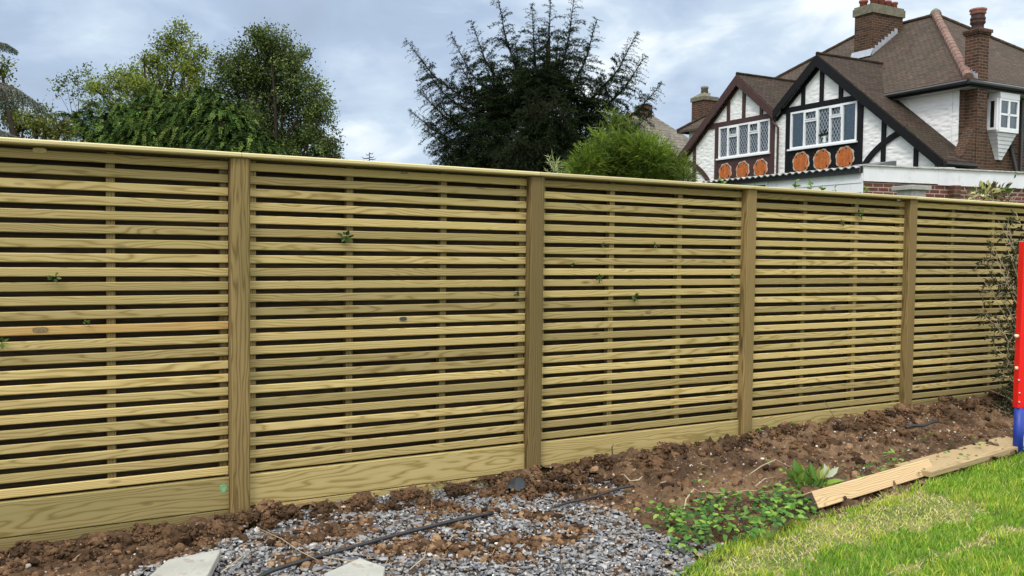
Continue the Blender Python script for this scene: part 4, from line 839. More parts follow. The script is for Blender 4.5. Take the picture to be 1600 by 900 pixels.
# windows
def window(x0, x1, z0, z1, cols, transoms, curtains, lead_rooms, parent=house, y=-.05):
    f = MB(); fw = .055
    f.box(x0, x1, y, y+.10, z0, z0+fw); f.box(x0, x1, y, y+.10, z1-fw, z1); f.box(x0, x0+fw, y+.001, y+.099, z0+fw, z1-fw); f.box(x1-fw, x1, y+.001, y+.099, z0+fw, z1-fw)
    for i in range(1, len(cols)-1): f.box(cols[i]-.03, cols[i]+.03, y+.001, y+.099, z0+fw, z1-fw)
    for i, tz in transoms.items(): f.box(cols[i]+.03, cols[i+1]-.03, y+.002, y+.098, tz-.03, tz+.03)
    for i in transoms:   # opening lights have their own slightly proud sash
        a0, a1 = cols[i]+.03, cols[i+1]-.03
        f.box(a0, a1, y-.012, y+.001, transoms[i]+.03, transoms[i]+.055); f.box(a0, a1, y-.012, y+.001, z1-fw-.025, z1-fw); f.box(a0, a0+.025, y-.011, y+.001, transoms[i]+.055, z1-fw-.025); f.box(a1-.025, a1, y-.011, y+.001, transoms[i]+.055, z1-fw-.025)
    wnd = f.build('window', M['upvc'], parent)
    MB().box(x0-.05, x1+.05, y-.06, y-.002, z0-.045, z0+.002).build('sill', M['upvc'], wnd)
    MB().box(x0+fw, x1-fw, y+.045, y+.051, z0+fw, z1-fw).build('pane', M['glass'], wnd)
    ld = MB(); st = .105
    for i in range(len(cols)-1):
        if i not in lead_rooms: continue
        zz = [(z0+fw, z1-fw)] if i not in transoms else [(z0+fw, transoms[i]-.03), (transoms[i]+.03, z1-fw)]
        for (za, zb) in zz:
            xa_, xb_ = cols[i]+(.03 if i else fw), cols[i+1]-(.03 if i < len(cols)-2 else fw)
            for sl in (1.7, -1.7):
                c0 = -10
                for kk in range(-80, 80):
                    # line z = za + sl*(x - xa) + kk*st*1.7
                    o_ = kk*st*1.7; xs = sorted([((za-za-o_)/sl)+xa_, ((zb-za-o_)/sl)+xa_]); lo = max(xs[0], xa_); hi2 = min(xs[1], xb_)
                    if hi2-lo > .01:
                        p0 = (lo, za+sl*(lo-xa_)+o_); p1 = (hi2, za+sl*(hi2-xa_)+o_); h_ = .007
                        ld.prism([(p0[0]-h_, y+.040, p0[1]), (p0[0]+h_, y+.040, p0[1]), (p1[0]+h_, y+.040, p1[1]), (p1[0]-h_, y+.040, p1[1])], (0, .004, 0))
    if ld.v: ld.build('leading', M['leading'], wnd)
    if curtains:
        cu = MB()
        for (ca, cb) in curtains:
            nn_ = 24; top_ = []; 
            for i in range(nn_):
                xa_ = ca+(cb-ca)*i/nn_; xb_ = ca+(cb-ca)*(i+1)/nn_; ya = y+.09+.015*math.sin(i*1.9); yb = y+.09+.015*math.sin((i+1)*1.9); cu.add([(xa_, ya, z0), (xb_, yb, z0), (xb_, yb, z1), (xa_, ya, z1)], [(0, 1, 2, 3)])
        cu.build('curtain', M['curtain'], wnd)
    return wnd
wr = window(w2[0], w2[1], w2[2], w2[3], [w2[0], .50, .99, 1.44, 1.86, w2[1]], {1: 5.34, 3: 5.34}, [(.02, .35), (.5, .98), (1.0, 1.15), (1.6, 1.85), (1.9, 2.32)], [1, 2, 3])
MB().lathe((1.22, .02, 4.68), [(.06, 0), (.085, .17), (.075, .17)], 10).build('plant_pot', M['upvc'], wr)
rr_ = rdir(46, .8); Vq, Fq_ = leaf_quads(np.array([1.22, .02, 4.86])+rr_*.03, unit(rr_), rdir(46), np.full(46, .17), np.full(46, .05)); arrays('potted_plant', Vq, Fq_, M['leaf'], wr, False, np.repeat(palette(46, [(.02, .04, .02)], [1]), 4, 0))
window(w1[0], w1[1], w1[2], w1[3], [w1[0], -2.70, -2.24, -1.76, -1.32, w1[1]], {1: 5.26, 3: 5.26}, None, [0, 1, 2, 3, 4])
# orange herringbone tile medallions
def medallion(ca, cz, R_):
    b_ = MB(); t_ = MB(); L_, w_ = .125, .036; pts = []
    for k in range(48): t = k/48*2*math.pi; rr2 = R_*(1.03+.045*(1 if (k//3) % 2 else -1)); pts.append((ca+rr2*math.cos(t)*1.02, cz+rr2*math.sin(t)))
    b_.prism([(a, -.058, z) for a, z in pts], (0, .016, 0)); dk_ = MB().prism([(ca+.92*R_*math.cos(k/40*2*math.pi), -.062, cz+.92*R_*math.sin(k/40*2*math.pi)) for k in range(40)], (0, .0035, 0))
    s_ = .105; colw = s_
    for ci in range(-4, 5):
        sg = 1 if ci % 2 else -1
        for ri in range(-14, 15):
            x_ = ca+ci*colw; z_ = cz+ri*.047; cx, cz2 = x_, z_
            if math.hypot(cx-ca, cz2-cz) > R_*.90: continue
            hw = colw/2-.004; dzz = sg*hw; hz = .0165
            t_.prism([(x_-hw, -.068, z_-dzz*.9-hz), (x_+hw, -.068, z_+dzz*.9-hz), (x_+hw, -.068, z_+dzz*.9+hz), (x_-hw, -.068, z_-dzz*.9+hz)], (0, .012, 0))
    p = b_.build('tile_medallion', M['mortar'], house); t_.build('herringbone_tiles', M['orange_tile'], p); dk_.build('grout', M['brown'], p)
for x_ in (.42, 1.20, 2.00): medallion(x_, 4.19-.0*x_, .30)
for x_ in (-2.78, -1.98, -1.20): medallion(x_, 4.15, .28)
# small step: lead flashing, chimneys
def chimney(x0, x1, y0, y1, z0, z1, pots, name='chimney', corb=.045, cap=True, bm_='dark_brick'):
    mbx = MB().box(x0, x1, y0, y1, z0, z1-.001); c = mbx.build(name, M[bm_], house)
    if cap:
        k = MB(); k.box(x0-corb, x1+corb, y0-corb, y1+corb, z1, z1+.10); k.box(x0-corb*.4, x1+corb*.4, y0-corb*.4, y1+corb*.4, z1+.101, z1+.20); k.build('chimney_cap', M['cement'], c)
    for (px_, py_, r, h_) in pots:
        MB().lathe((px_, py_, z1+(.19 if cap else 0)), [(r*.95, 0), (r*.85, h_*.75), (r*1.02, h_*.78), (r*1.05, h_), (r*.8, h_), (r*.7, h_*.6)], 12).build('chimney_pot', M['terracotta'], c, True)
    return c
# central stack on the front slope: front face at b = bc
bc = 3.15; x0, zt_ = hb(1336, 20, bc); x1, _ = hb(1363, 20, bc); zcap = hb(1336, 28, bc)[1]
cs = MB().box(x0, x1, bc, bc+1.35, 6.6, zcap+.02).build('central_chimney', M['red_brick'], house)
k = MB().box(x0-.05, x1+.05, bc-.05, bc+1.40, zcap+.021, zcap+.24); k.box(x0-.02, x1+.02, bc-.02, bc+1.37, zcap+.241, zcap+.30); k.build('chimney_cap', M['cement'], cs)
for i in range(4): MB().lathe((x1-.14-.02*i, bc+.22+.31*i, zcap+.29), [(.12, 0), (.11, .15), (.135, .17), (.135, .22), (.10, .22), (.09, .1)], 12).build('chimney_pot', M['terracotta'], cs, True)
MB().lathe((x0+.14, bc+.2, zcap+.28), [(.12, 0), (.11, .16), (.14, .18), (.14, .24), (.10, .24), (.09, .1)], 12).build('chimney_pot', M['terracotta'], cs, True)
zr = ZE+MS*(bc-BE)
MB().prism([(x0-.08, bc-.10, zr-.02), (x1+.06, bc-.10, zr-.02), (x1+.06, bc-.01, zr+.20), (x0-.08, bc-.01, zr+.20)], (0, .006, .006)).build('lead_flashing', M['lead'], cs)
st_ = MB()
for i in range(8): y_ = bc+i*.14; st_.box(x1+.002, x1+.014, y_, y_+.13, ZE+MS*(y_-BE)-.05, ZE+MS*(y_+.14-BE)+.13)
st_.build('lead_flashing', M['lead'], cs)
# right-hand stack rising outside the brick side wall
xc1 = 5.02; b0_, _ = ha(1529.5, 80, xc1); b1_, _ = ha(1545, 80, xc1); xc0 = hb(1508.5, 60, b0_)[0]; ztop = hb(1508.5, 57, b0_)[1]
cr_ = MB().box(xc0, xc1, b0_, b1_, 5.5, ztop).build('side_chimney', M['dark_brick'], house)
MB().box(AW-.05, xc1, b0_+.001, b1_-.001, -.05, 5.499).build('chimney_breast', M['red_brick'], cr_)
w_ = MB(); w_.prism([(AW+.002, b0_-.02, 4.75), (AW+.002, b0_-.02, 3.0), (AW+.002, b0_-.55, 3.0), (AW+.002, b0_-.50, 4.0)], (xc1-AW-.004, 0, 0)); w_.prism([(AW+.002, b1_+.02, 4.75), (AW+.002, b1_+.02, 3.0), (AW+.002, b1_+.5, 3.0), (AW+.002, b1_+.28, 4.0)], (xc1-AW-.004, 0, 0)); w_.build('chimney_breast', M['red_brick'], cr_)
k = MB(); k.box(xc0-.035, xc1+.035, b0_-.035, b1_+.035, ztop+.001, ztop+.05); k.box(xc0-.06, xc1+.06, b0_-.06, b1_+.06, ztop+.051, ztop+.13); k.build('chimney_cap', M['dark_brick'], cr_)
pm = ((xc0+xc1)/2, (b0_+b1_)/2, ztop+.125)
MB().lathe(pm, [(.18, 0), (.14, .04), (.14, .13), (.175, .17), (.175, .22), (.155, .235), (.175, .25), (.175, .31), (.155, .33), (.155, .38)], 12).build('chimney_pot', M['dark_pot'], cr_, True)
MB().lathe((pm[0], pm[1], pm[2]+.382), [(.14, 0), (.19, .03), (.17, .08), (.20, .10), (.20, .14), (.1, .14)], 12).build('chimney_pot_cap', M['pink_pot'], cr_, True)
st_ = MB()
for i in range(5):
    x_ = xc0+i*(xc1-xc0)/5; dz_ = MS*(AR-x_); st_.box(x_, x_+(xc1-xc0)/5-.005, b0_-.014, b0_-.002, ZE+MS*(AR-x_-(xc1-xc0)/5)-.12, ZE+dz_+.10)
st_.build('lead_flashing', M['lead'], cr_)
# far-left stack of the attached half
bL = 1.9; x0, _ = hb(1081, 160, bL); x1, _ = hb(1100, 160, bL); zt2 = hb(1090, 158, bL)[1]; zt3 = hb(1090, 148, bL)[1]
cl_ = MB().box(x0, x1, bL, bL+.6, 4.5, zt2).build('left_chimney', M['dark_brick'], house)
k = MB(); k.box(x0-.04, x1+.04, bL-.04, bL+.64, zt2+.001, zt2+.14); k.prism([(x0-.04, bL-.04, zt2+.141), (x1+.04, bL-.04, zt2+.141), ((x0+x1)/2+.1, bL+.2, zt2+.32), ((x0+x1)/2-.1, bL+.2, zt2+.32)], (0, .3, 0)); k.build('chimney_cap', M['cement'], cl_)
MB().lathe(((x0+x1)/2, bL+.3, zt2+.28), [(.14, 0), (.12, .17), (.14, .19), (.14, .26), (.1, .26)], 12).build('chimney_pot', M['cement'], cl_, True)
# oriel bay on the side wall
bA, _ = ha(1548, 200, AW); bB, _ = ha(1589, 200, AW); zs = ha(1560, 206, AW)[1]; zh = ha(1560, 152, AW+.3)[1]; zb = ha(1560, 140, AW+.4)[1]
ox = AW+.24; bay = MB(); bm1 = ha(1558.5, 190, ox)[0]; bB = ha(1589, 190, ox)[0]; bA = ha(1543.5, 190, AW)[0]
foot = [(AW+.002, bA), (ox, bm1), (ox, bB), (AW+.002, bB+.12)]
for i in range(3):
    p, q = np.array(foot[i]), np.array(foot[i+1]); d = (q-p); Ln = np.linalg.norm(d); d /= Ln; nrm = np.array([d[1], -d[0]])
    def seg(s0, s1, z0, z1, th=.05):
        a = p+d*s0; b2 = p+d*s1; bay.prism([(a[0], a[1], z0), (b2[0], b2[1], z0), (b2[0], b2[1], z1), (a[0], a[1], z1)], (nrm[0]*th, nrm[1]*th, 0))
    seg(0, Ln, zs, zs+.06); seg(0, Ln, zh-.06, zh); seg(0, .06, zs+.06, zh-.06); seg(Ln-.06, Ln, zs+.06, zh-.06)
    if i > 0: seg(.06, Ln-.06, zh-.42, zh-.37)
    if i == 1: seg(Ln/2-.03, Ln/2+.03, zs+.06, zh-.06)
bayo = bay.build('bay_window', M['upvc'], house)
pn = MB()
for i in range(3):
    p, q = np.array(foot[i]), np.array(foot[i+1]); d = unit(q-p); nrm = np.array([d[1], -d[0]])*.02; pn.prism([(p[0]+nrm[0], p[1]+nrm[1], zs+.06), (q[0]+nrm[0], q[1]+nrm[1], zs+.06), (q[0]+nrm[0], q[1]+nrm[1], zh-.06), (p[0]+nrm[0], p[1]+nrm[1], zh-.06)], (nrm[0]*.2, nrm[1]*.2, 0))
pn.build('pane', M['glass'], bayo); MB().box(AW+.004, AW+.02, bA, bB, zs+.05, zh-.05).build('curtain', M['dark_room'], bayo)  # flat near-black sheet stands in for the unlit room behind the bay glass
MB().prism([(a+(.06 if a > AW+.1 else 0), b2, zh+.002) for a, b2 in foot], (0, 0, max(.22, zb-zh))).build('bay_top', M['upvc'], bayo)
MB().prism([(a+(.05 if a > AW+.1 else 0), b2, zs-.05) for a, b2 in foot], (0, 0, .048)).build('sill', M['upvc'], bayo)
tipb, tipz = ha(1557, 250, AW); tip = [(AW+.002, tipb-.06, tipz), (AW+.05, tipb+.0, tipz), (AW+.05, tipb+.12, tipz), (AW+.002, tipb+.18, tipz)]
ap = MB(); 
for r_ in range(7):
    t0_, t1_ = r_/7, (r_+1)/7
    lo = [np.array(tp)*(1-t0_)+np.array([f_[0], f_[1], zs-.052])*t0_ for tp, f_ in zip(tip, foot)]; hi3 = [np.array(tp)*(1-t1_)+np.array([f_[0], f_[1], zs-.052])*t1_-np.array([0, 0, .006]) for tp, f_ in zip(tip, foot)]
    lo = [l+np.array([.012, 0, 0]) if j in (1, 2) else l for j, l in enumerate(lo)]
    n0 = len(ap.v); ap.add(lo+hi3, [(0, 1, 5, 4), (1, 2, 6, 5), (2, 3, 7, 6), (3, 2, 1, 0), (4, 5, 6, 7), (0, 4, 7, 3)])
ap.build('boarded_apron', M['fascia'], bayo)
MB().tube([(ox+.02, bB+.28, 3.0), (ox-.2, bB+.1, 4.35), (AW+.05, bB+.05, 4.45)], .045, 8).build('waste_pipe', M['gutter'], house)
part(MB().tube([(AW+.07, bB+.45, 5.6), (AW+.07, bB+.45, 0)], .04, 8), 'downpipe', M['gutter'])

# ------------------------------------------------------------------ flat-roofed extension and lean-to in front of the house
EZ = 16.0; E0 = at(1350, 258, EZ); zE = E0[2]; fd = np.array([math.sin(math.radians(73)), math.cos(math.radians(73)), 0]); bd = np.array([-fd[1], fd[0], 0])
extn = thing('flat_roof_extension', 'flat roofed brick extension with deep white fascia behind the fence', 'extension', (E0[0], E0[1], 0), math.atan2(fd[1], fd[0]))
MB().box(0.03, 7.5, .03, .25, -.05, zE-.28).build('brick_wall', M['garage_brick'], extn)
f1 = MB(); f1.box(0, 1.62, 0, .028, zE-.28, zE-.012); f1.box(1.624, 4.2, 0, .028, zE-.30, zE-.012); f1.box(4.204, 7.5, 0, .028, zE-.34, zE-.012); f1.build('fascia', M['fascia'], extn)
c_ = MB(); c_.box(-.03, 1.7, -.03, .12, zE-.011, zE+.012); c_.box(1.7, 7.5, -.034, .12, zE-.008, zE+.016); c_.build('roof_edge', M['coping'], extn)
MB().box(.0, 7.5, .121, 2.4, zE-.10, zE-.008).build('flat_roof', M['felt'], extn)
s_, _z = None, None
MB().box(1.87, 2.02, -.13, .028, -.05, zE-.30).build('brick_pier', M['dark_brick'], extn)
mb = MB(); mb.prism([(.45, .5, zE-.01), (1.45, .9, zE-.01), (1.45, .9, zE+.22), (1.25, .85, zE+.20), (.62, .6, zE+.06)], (-.15, .8, 0)); mb.build('folded_sheet', M['felt'], extn)
lt = thing('lean_to', 'white boarded lean-to with corrugated roof edge beside the brick extension', 'lean-to', (E0[0], E0[1], 0), math.atan2(HU[1], HU[0]))
Lx = 4.3
cm = MB(); n = 120
for i in range(n):
    xa = -Lx+Lx*i/n*.995; xb = -Lx+Lx*(i+1)/n*.995; za = zE-.01+.022*math.sin(xa*2*math.pi/.17); zb_ = zE-.01+.022*math.sin(xb*2*math.pi/.17)
    cm.add([(xa, -.14, za-.02), (xb, -.14, zb_-.02), (xb, 2.6, zb_+.10), (xa, 2.6, za+.10), (xa, -.14, za-.032), (xb, -.14, zb_-.032), (xb, 2.6, zb_+.088), (xa, 2.6, za+.088)], [(0, 1, 2, 3), (7, 6, 5, 4), (4, 5, 1, 0), (3, 2, 6, 7)])
cm.build('corrugated_roof', M['corrugated'], lt)
MB().box(-Lx, -.02, -.10, -.04, zE-.135, zE-.052).build('gutter', M['gutter'], lt)
bd_ = MB()
for i in range(9): z1_ = zE-.14-i*.17; bd_.prism([(-2.35, -.02-.012, z1_-.168), (-2.35, -.02, z1_), (-2.35, .02, z1_), (-2.35, .02, z1_-.168)], (2.33, 0, 0))
bd_.build('weatherboards', M['fascia'], lt)
wl = MB(); 
for xa in (-4.2, -3.55, -2.95, -2.42): wl.box(xa, xa+.06, -.03, .03, zE-.9, zE-.14)
wl.box(-4.2, -2.36, -.031, .029, zE-.20, zE-.14); wl.box(-4.2, -2.36, -.031, .029, zE-.96, zE-.90); wo = wl.build('window', M['upvc'], lt); MB().box(-4.15, -2.4, 0, .005, zE-.9, zE-.2).build('pane', M['glass'], wo); MB().box(-4.2, -2.36, .5, .52, zE-1, zE-.15).build('room_lining', M['dark_room'], wo)
MB().box(-4.2, -2.36, -.02, .02, -.05, zE-.965).build('wall', M['fascia'], lt)
# stone pier with a mossy slab cap
pw = at(1424, 300, 11); pier = thing('stone_pier', 'white rendered pier with chipped stone cap just behind the fence', 'pier', (pw[0], pw[1], 0), .4)
zc_ = at(1424, 291, 11)[2]; MB().box(-.115, .115, -.115, .115, -.05, zc_-.055).build('shaft', M['coping'], pier)
MB().box(-.16, .16, -.16, .16, zc_-.054, zc_).build('cap', M['stone'], pier, bevel=.006)

# ------------------------------------------------------------------ farther house
fh = at(1030, 230, 44); fhz = at(1024, 180, 44)[2]
farh = thing('distant_house', 'distant house with grey tiled roof behind the feathery bush', 'house', (fh[0], fh[1], 0), .62)
MB().box(-4, 1.9, -3, 3, -.05, fhz-2.9).build('wall', M['red_brick'], farh)
mb = MB(); e_ = fhz-2.95; mb.prism([(-4.3, -3.4, e_), (2.4, -3.4, e_), (-.6, 0, fhz), (-2.0, 0, fhz)], (0, 0, -.1)); mb.prism([(2.4, -3.4, e_), (2.4, 3.4, e_), (-.6, 0, fhz)], (0, 0, -.1)); mb.prism([(2.4, 3.4, e_), (-4.3, 3.4, e_), (-2, 0, fhz), (-.6, 0, fhz)], (0, 0, -.1)); mb.prism([(-4.3, 3.4, e_), (-4.3, -3.4, e_), (-2, 0, fhz)], (0, 0, -.1)); rf = mb.build('roof', M['roof_grey'], farh)
MB().box(-1.25, -.80, -.3, .3, fhz-.8, fhz+.38).build('chimney', M['dark_brick'], farh)

# ------------------------------------------------------------------ plants by and through the fence
def fold_leaves(C, D, Nn, Ln, Wd, cols, name, parent, m=None):
    """broad leaves with a folded midrib and a pointed tip"""
    n = len(C); S = unit(np.cross(D, Nn)); U_ = unit(np.cross(S, D)); L_ = Ln[:, None]; W_ = Wd[:, None]
    V = np.stack([C, C+D*L_*.3+S*W_*.42+U_*W_*.12, C+D*L_*.65+S*W_*.40+U_*W_*.10, C+D*L_-U_*L_*.10, C+D*L_*.65-S*W_*.40+U_*W_*.10, C+D*L_*.3-S*W_*.42+U_*W_*.12, C+D*L_*.35, C+D*L_*.68-U_*L_*.02], 1).reshape(-1, 3)
    b = (np.arange(n)*8)[:, None]; Fq = np.concatenate([b+np.array([[0, 6, 1, 1]])[:, :3].repeat(1, 0)]) if False else None
    tris = np.array([[0, 1, 6], [1, 2, 6], [2, 7, 6], [2, 3, 7], [3, 4, 7], [4, 6, 7], [4, 5, 6], [5, 0, 6]]); Ft = (b[:, :, None]+tris[None]).reshape(-1, 3)
    return arrays(name, V, Ft, m or M['leaf'], parent, False, np.repeat(cols, 8, 0))
shoots = [(1128, 284, 'lone pale green ivy shoot above the rail, left of the house'), (1180, 291, 'low green ivy shoot above the rail by the third post'), (1243, 286, 'green ivy shoot above the rail under the orange medallions'), (1267, 287, 'tall green ivy shoot above the rail before the white boards'),
          (1284, 296, 'stubby ivy tip just clearing the rail before the white boards'), (1305, 296, 'bright green ivy shoot between the white boards and brick wall'), (1352, 296, 'leafy ivy shoot at the corner of the brick extension')]
for px, py, lb in shoots:
    c = at(px, py, 7.9+(px-1128)*.006); zt_ = c[2]+.02; r = thing('ivy_shoot', lb, 'ivy', (c[0], c[1], 1.95), 0, 'ivy shoots poking above the fence rail'); hh = zt_-1.95
    MB().tube([(0, 0, -.3), (.01, 0, hh*.5), (0, .01, hh)], [.004, .003, .002], 5).build('stem', M['leaf'], r, uv=False) if False else MB().tube([(0, 0, -.3), (.01, 0, hh*.5), (0, .01, hh)], [.004, .003, .002], 5).build('stem', M['bark'], r, uv=False)
    n = 11 if py < 290 else 7; a = RNG.uniform(0, 2*np.pi, n); zz = hh-RNG.uniform(0, .075, n); C = np.column_stack([np.zeros(n), np.zeros(n), zz]); D = unit(np.column_stack([np.cos(a), np.sin(a), RNG.uniform(-.1, 1.3, n)]))
    fold_leaves(C, D, rdir(n, 1.5), RNG.uniform(.035, .065, n), RNG.uniform(.018, .03, n), palette(n, [(.15, .30, .04), (.24, .40, .07)], [1, 1]), 'leaves', r)
sprigs = [(538, 370, 1.5, 'round leafy sprig growing through the slats of the second panel'), (84, 433, 1.1, 'small leafy sprig through the leftmost panel'), (134, 503, .6, 'tiny pale sprig low in the leftmost panel'), (934, 434, 1.1, 'star shaped sprig through the middle of the third panel'),
          (990, 464, 1.2, 'trailing sprig below the middle of the third panel'), (940, 383, .7, 'tiny sprig high in the third panel, on the left'), (1023, 383, .8, 'tiny sprig high in the third panel, on the right'), (1340, 333, 1.5, 'largest sprig near the top of the fourth panel'), (1313, 348, 1.0, 'lower left of two sprigs at the top of the fourth panel'),
          (1141, 430, .7, 'tiny sprig beside the third post'), (892, 413, .7, 'thin dark sprig at the left side of the third panel'), (1150, 476, .6, 'thin sprig low beside the third post'), (805, 460, .8, 'dark sprig just left of the second post'), (1058, 355, .6, 'tiny pale sprig at the upper right of the third panel'), (2, 535, 1.2, 'leafy sprig at the left frame edge below the orange slat')]
for px, py, sc_, lb in sprigs:
    sc_ *= .8
    s, z = onfence(px, py, YF); r = thing('ivy_sprig', lb, 'ivy', fence_world(s, YF-.012, z), FTH, 'ivy sprigs growing through the fence'); n = int(9*sc_)+3; a = RNG.uniform(0, 2*np.pi, n)
    D = unit(np.column_stack([np.cos(a), -RNG.uniform(.2, 1.0, n), np.sin(a)*.9])); C = D*RNG.uniform(0, .018*sc_, (n, 1)); fold_leaves(C, D, unit(np.tile([0, -1.0, .3], (n, 1))+RNG.normal(0, .5, (n, 3))), RNG.uniform(.02, .04, n)*sc_, RNG.uniform(.014, .026, n)*sc_, palette(n, [(.035, .07, .02), (.09, .15, .03), (.25, .30, .10)], [3, 2, .7]), 'leaves', r)
    MB().tube([(0, .08, -.01), (0, .02, 0), (.004, -.02, .004)], [.003, .003, .0015], 5).build('stem', M['bark'], r, uv=False)
# variegated shrub over the rail, right
c = at(1548, 300, 10.5); r = thing('variegated_shrub', 'yellow variegated leafy clump above the rail at right', 'shrub', (c[0], c[1], 0)); zc_ = c[2]
mb = MB()
for i in range(9): a_ = random.uniform(0, 6.3); mb.tube([(0, 0, 0), (.1*math.cos(a_), .1*math.sin(a_), zc_*.8), (RNG.uniform(-.32, .38), RNG.uniform(-.2, .2), zc_+RNG.uniform(-.08, .12))], [.012, .007, .003], 5)
mb.build('stem', M['pale_bark'], r, uv=False)
for nm, cx, cz_, rx, n, cc, ll_ in (('pale_leaves', -.10, -.01, .17, 46, [(.56, .56, .20), (.66, .64, .32)], .085), ('leaves', .02, .00, .30, 120, [(.06, .11, .02), (.12, .16, .04), (.06, .05, .03), (.16, .09, .06)], .075)):
    d = rdir(n); C = np.array([cx, 0, zc_+cz_])+d*np.array([rx, .15, .085])*RNG.uniform(.2, 1, (n, 1)); fold_leaves(C, unit(d+np.array([0, -.3, .3])), rdir(n, 1), RNG.uniform(.6, 1.2, n)*ll_, RNG.uniform(.4, .6, n)*ll_, palette(n, cc, [1]*len(cc), .2), nm, r)
# overhanging leafy twig at right edge
c = at(1615, 272, 8.8); r = thing('overhanging_twig', 'light green leafy twig entering at the right edge above the fence', 'twig', (c[0], c[1], c[2])); MB().tube([(.5, 0, .1), (.1, 0, .02), (-.19, 0, -.01)], [.008, .005, .002], 5).build('stem', M['bark'], r, uv=False)
n = 34; t = RNG.uniform(-.19, .45, n); a = RNG.uniform(0, 6.28, n); C = np.column_stack([t, np.zeros(n), .02*t]); D = unit(np.column_stack([-.5+RNG.normal(0, .3, n), np.cos(a)*.7, np.sin(a)*.8])); fold_leaves(C, D, rdir(n, 1), RNG.uniform(.04, .075, n), RNG.uniform(.012, .02, n), palette(n, [(.10, .17, .04), (.22, .28, .09), (.05, .09, .02)], [1, 1, 1]), 'leaves', r)
# dark twiggy shrub against the last panel; boughs past the frame added to shade it
gs = at(1592, 650, 7.85); r = thing('twiggy_shrub', 'dark twiggy shrub climbing the fence at the right edge', 'shrub', (gs[0], gs[1], .08)); offs = np.array([gs[0], gs[1], .08]); mb = MB(); parts = []; YS = gs[1]+.05
ends = [(1560, 345), (1545, 372), (1528, 430), (1540, 400), (1565, 395), (1575, 360), (1590, 340), (1548, 455), (1535, 480), (1556, 500), (1570, 430), (1585, 455), (1552, 540), (1600, 380), (1610, 430), (1562, 580), (1580, 520), (1548, 610), (1595, 560), (1560, 640), (1575, 610), (1552, 660), (1620, 340), (1630, 500), (1600, 620), (1570, 655), (1585, 640), (1545, 640), (1575, 345), (1568, 372), (1552, 392), (1583, 400), (1560, 412), (1590, 430), (1572, 468), (1566, 520), (1590, 490), (1598, 350), (1605, 470), (1580, 560), (1600, 530), (1640, 420), (1660, 560), (1680, 380), (1700, 480), (1650, 640), (1620, 560), (1690, 620), (1720, 330), (1640, 330), (1610, 600), (1760, 420), (1740, 560)]
for i, (px, py) in enumerate(ends):
    e_ = at(px, py, YS+RNG.uniform(-.15, .25))-offs; st0 = np.array([RNG.uniform(.0, .25), RNG.uniform(-.05, .1), 0.0]); mid_ = (st0+e_)/2+np.array([.14, .02, .10*e_[2]]); pts = [st0, st0*.5+mid_*.5+RNG.normal(0, .02, 3), mid_, mid_*.5+e_*.5+RNG.normal(0, .03, 3), e_]
    mb.tube(pts, [.010, .008, .006, .004, .0018], 5); Pn = np.array(pts)
    for j in range(19):
        t = RNG.uniform(.25, 1)*4; k0 = min(3, int(t)); q = Pn[k0]*(1-(t-k0))+Pn[k0+1]*(t-k0); d = unit(np.array([RNG.normal(-.2, .8), RNG.normal(0, .6), RNG.normal(.25, .7)])); l_ = RNG.uniform(.05, .17); mb.tube([q, q+d*l_*.5+RNG.normal(0, .006, 3), q+d*l_], [.003, .002, .001], 4)
        m_ = 15; u_ = RNG.uniform(.15, 1, m_); parts.append((q+d*(l_*u_)[:, None], unit(d+RNG.normal(0, .7, (m_, 3)))))
mb.build('branches', M['pale_bark'], r, uv=False); C = np.concatenate([p[0] for p in parts]); D = np.concatenate([p[1] for p in parts]); n = len(C)
fold_leaves(C, D, rdir(n, .5), RNG.uniform(.022, .048, n), RNG.uniform(.008, .015, n), palette(n, [(.035, .045, .018), (.055, .065, .025), (.10, .10, .05), (.025, .03, .015)], [3, 2, 1, 2], .2), 'leaves', r)

# ------------------------------------------------------------------ things on the ground
def slab(label, top_px, z_, th=.045):
    w3 = [ground_at(px, py, z_) for px, py in top_px]; c = np.mean(w3, 0); r = thing('paving_slab', label, 'slab', (c[0], c[1], z_-th)); bm = bmesh.new()
    me_ = MB().prism([(p[0]-c[0], p[1]-c[1], th+(.012 if i in (2, 3) else 0)) for i, p in enumerate(w3)], (0, 0, -th)); o_ = me_.build('slab_body', M['stone'], r, bevel=.007); bm.free(); return r
def single(o, loc): return o
w3 = None
slab('grey concrete paving slab lying at the bottom left on the soil', [(218, 912), (262, 874), (346, 861), (318, 915)], .075)
slab('pale concrete slab fragment at the bottom edge beside the black hose', [(520, 915), (505, 896), (562, 875), (602, 889), (596, 915)], .060)
def hose(label, pxs, z_=.035, r_=.010):
    pts = [ground_at(px, py, z_) for px, py in pxs]; P_ = np.array(pts); k = 40; t0 = np.linspace(0, 1, len(P_)); Q = np.stack([np.interp(np.linspace(0, 1, k), t0, P_[:, i]) for i in range(3)], 1)
    for _ in range(6): Q[1:-1] = (Q[:-2]+Q[2:])/2*.5+Q[1:-1]*.5
    Q[:, 2] += .006*np.sin(np.linspace(0, 9, k)); o_ = MB().tube(Q-np.array([Q[0][0], Q[0][1], 0]), r_, 10).build('hose_length', M['rubber'], None, True, uv=False); o_.location = (Q[0][0], Q[0][1], 0); tag(o_, label, 'hose'); return o_
hose('long black hose curving over the slate chippings', [(380, 915), (425, 893), (500, 868), (590, 842), (680, 822), (770, 802)], .042, .0105)
hose('short thin black pipe half buried where slate meets soil', [(868, 792), (905, 782), (950, 768), (990, 760)], .050, .008)
hose('black pipe offcut on the soil near the fourth post', [(1416, 668), (1440, 664), (1465, 659)], .19, .013)
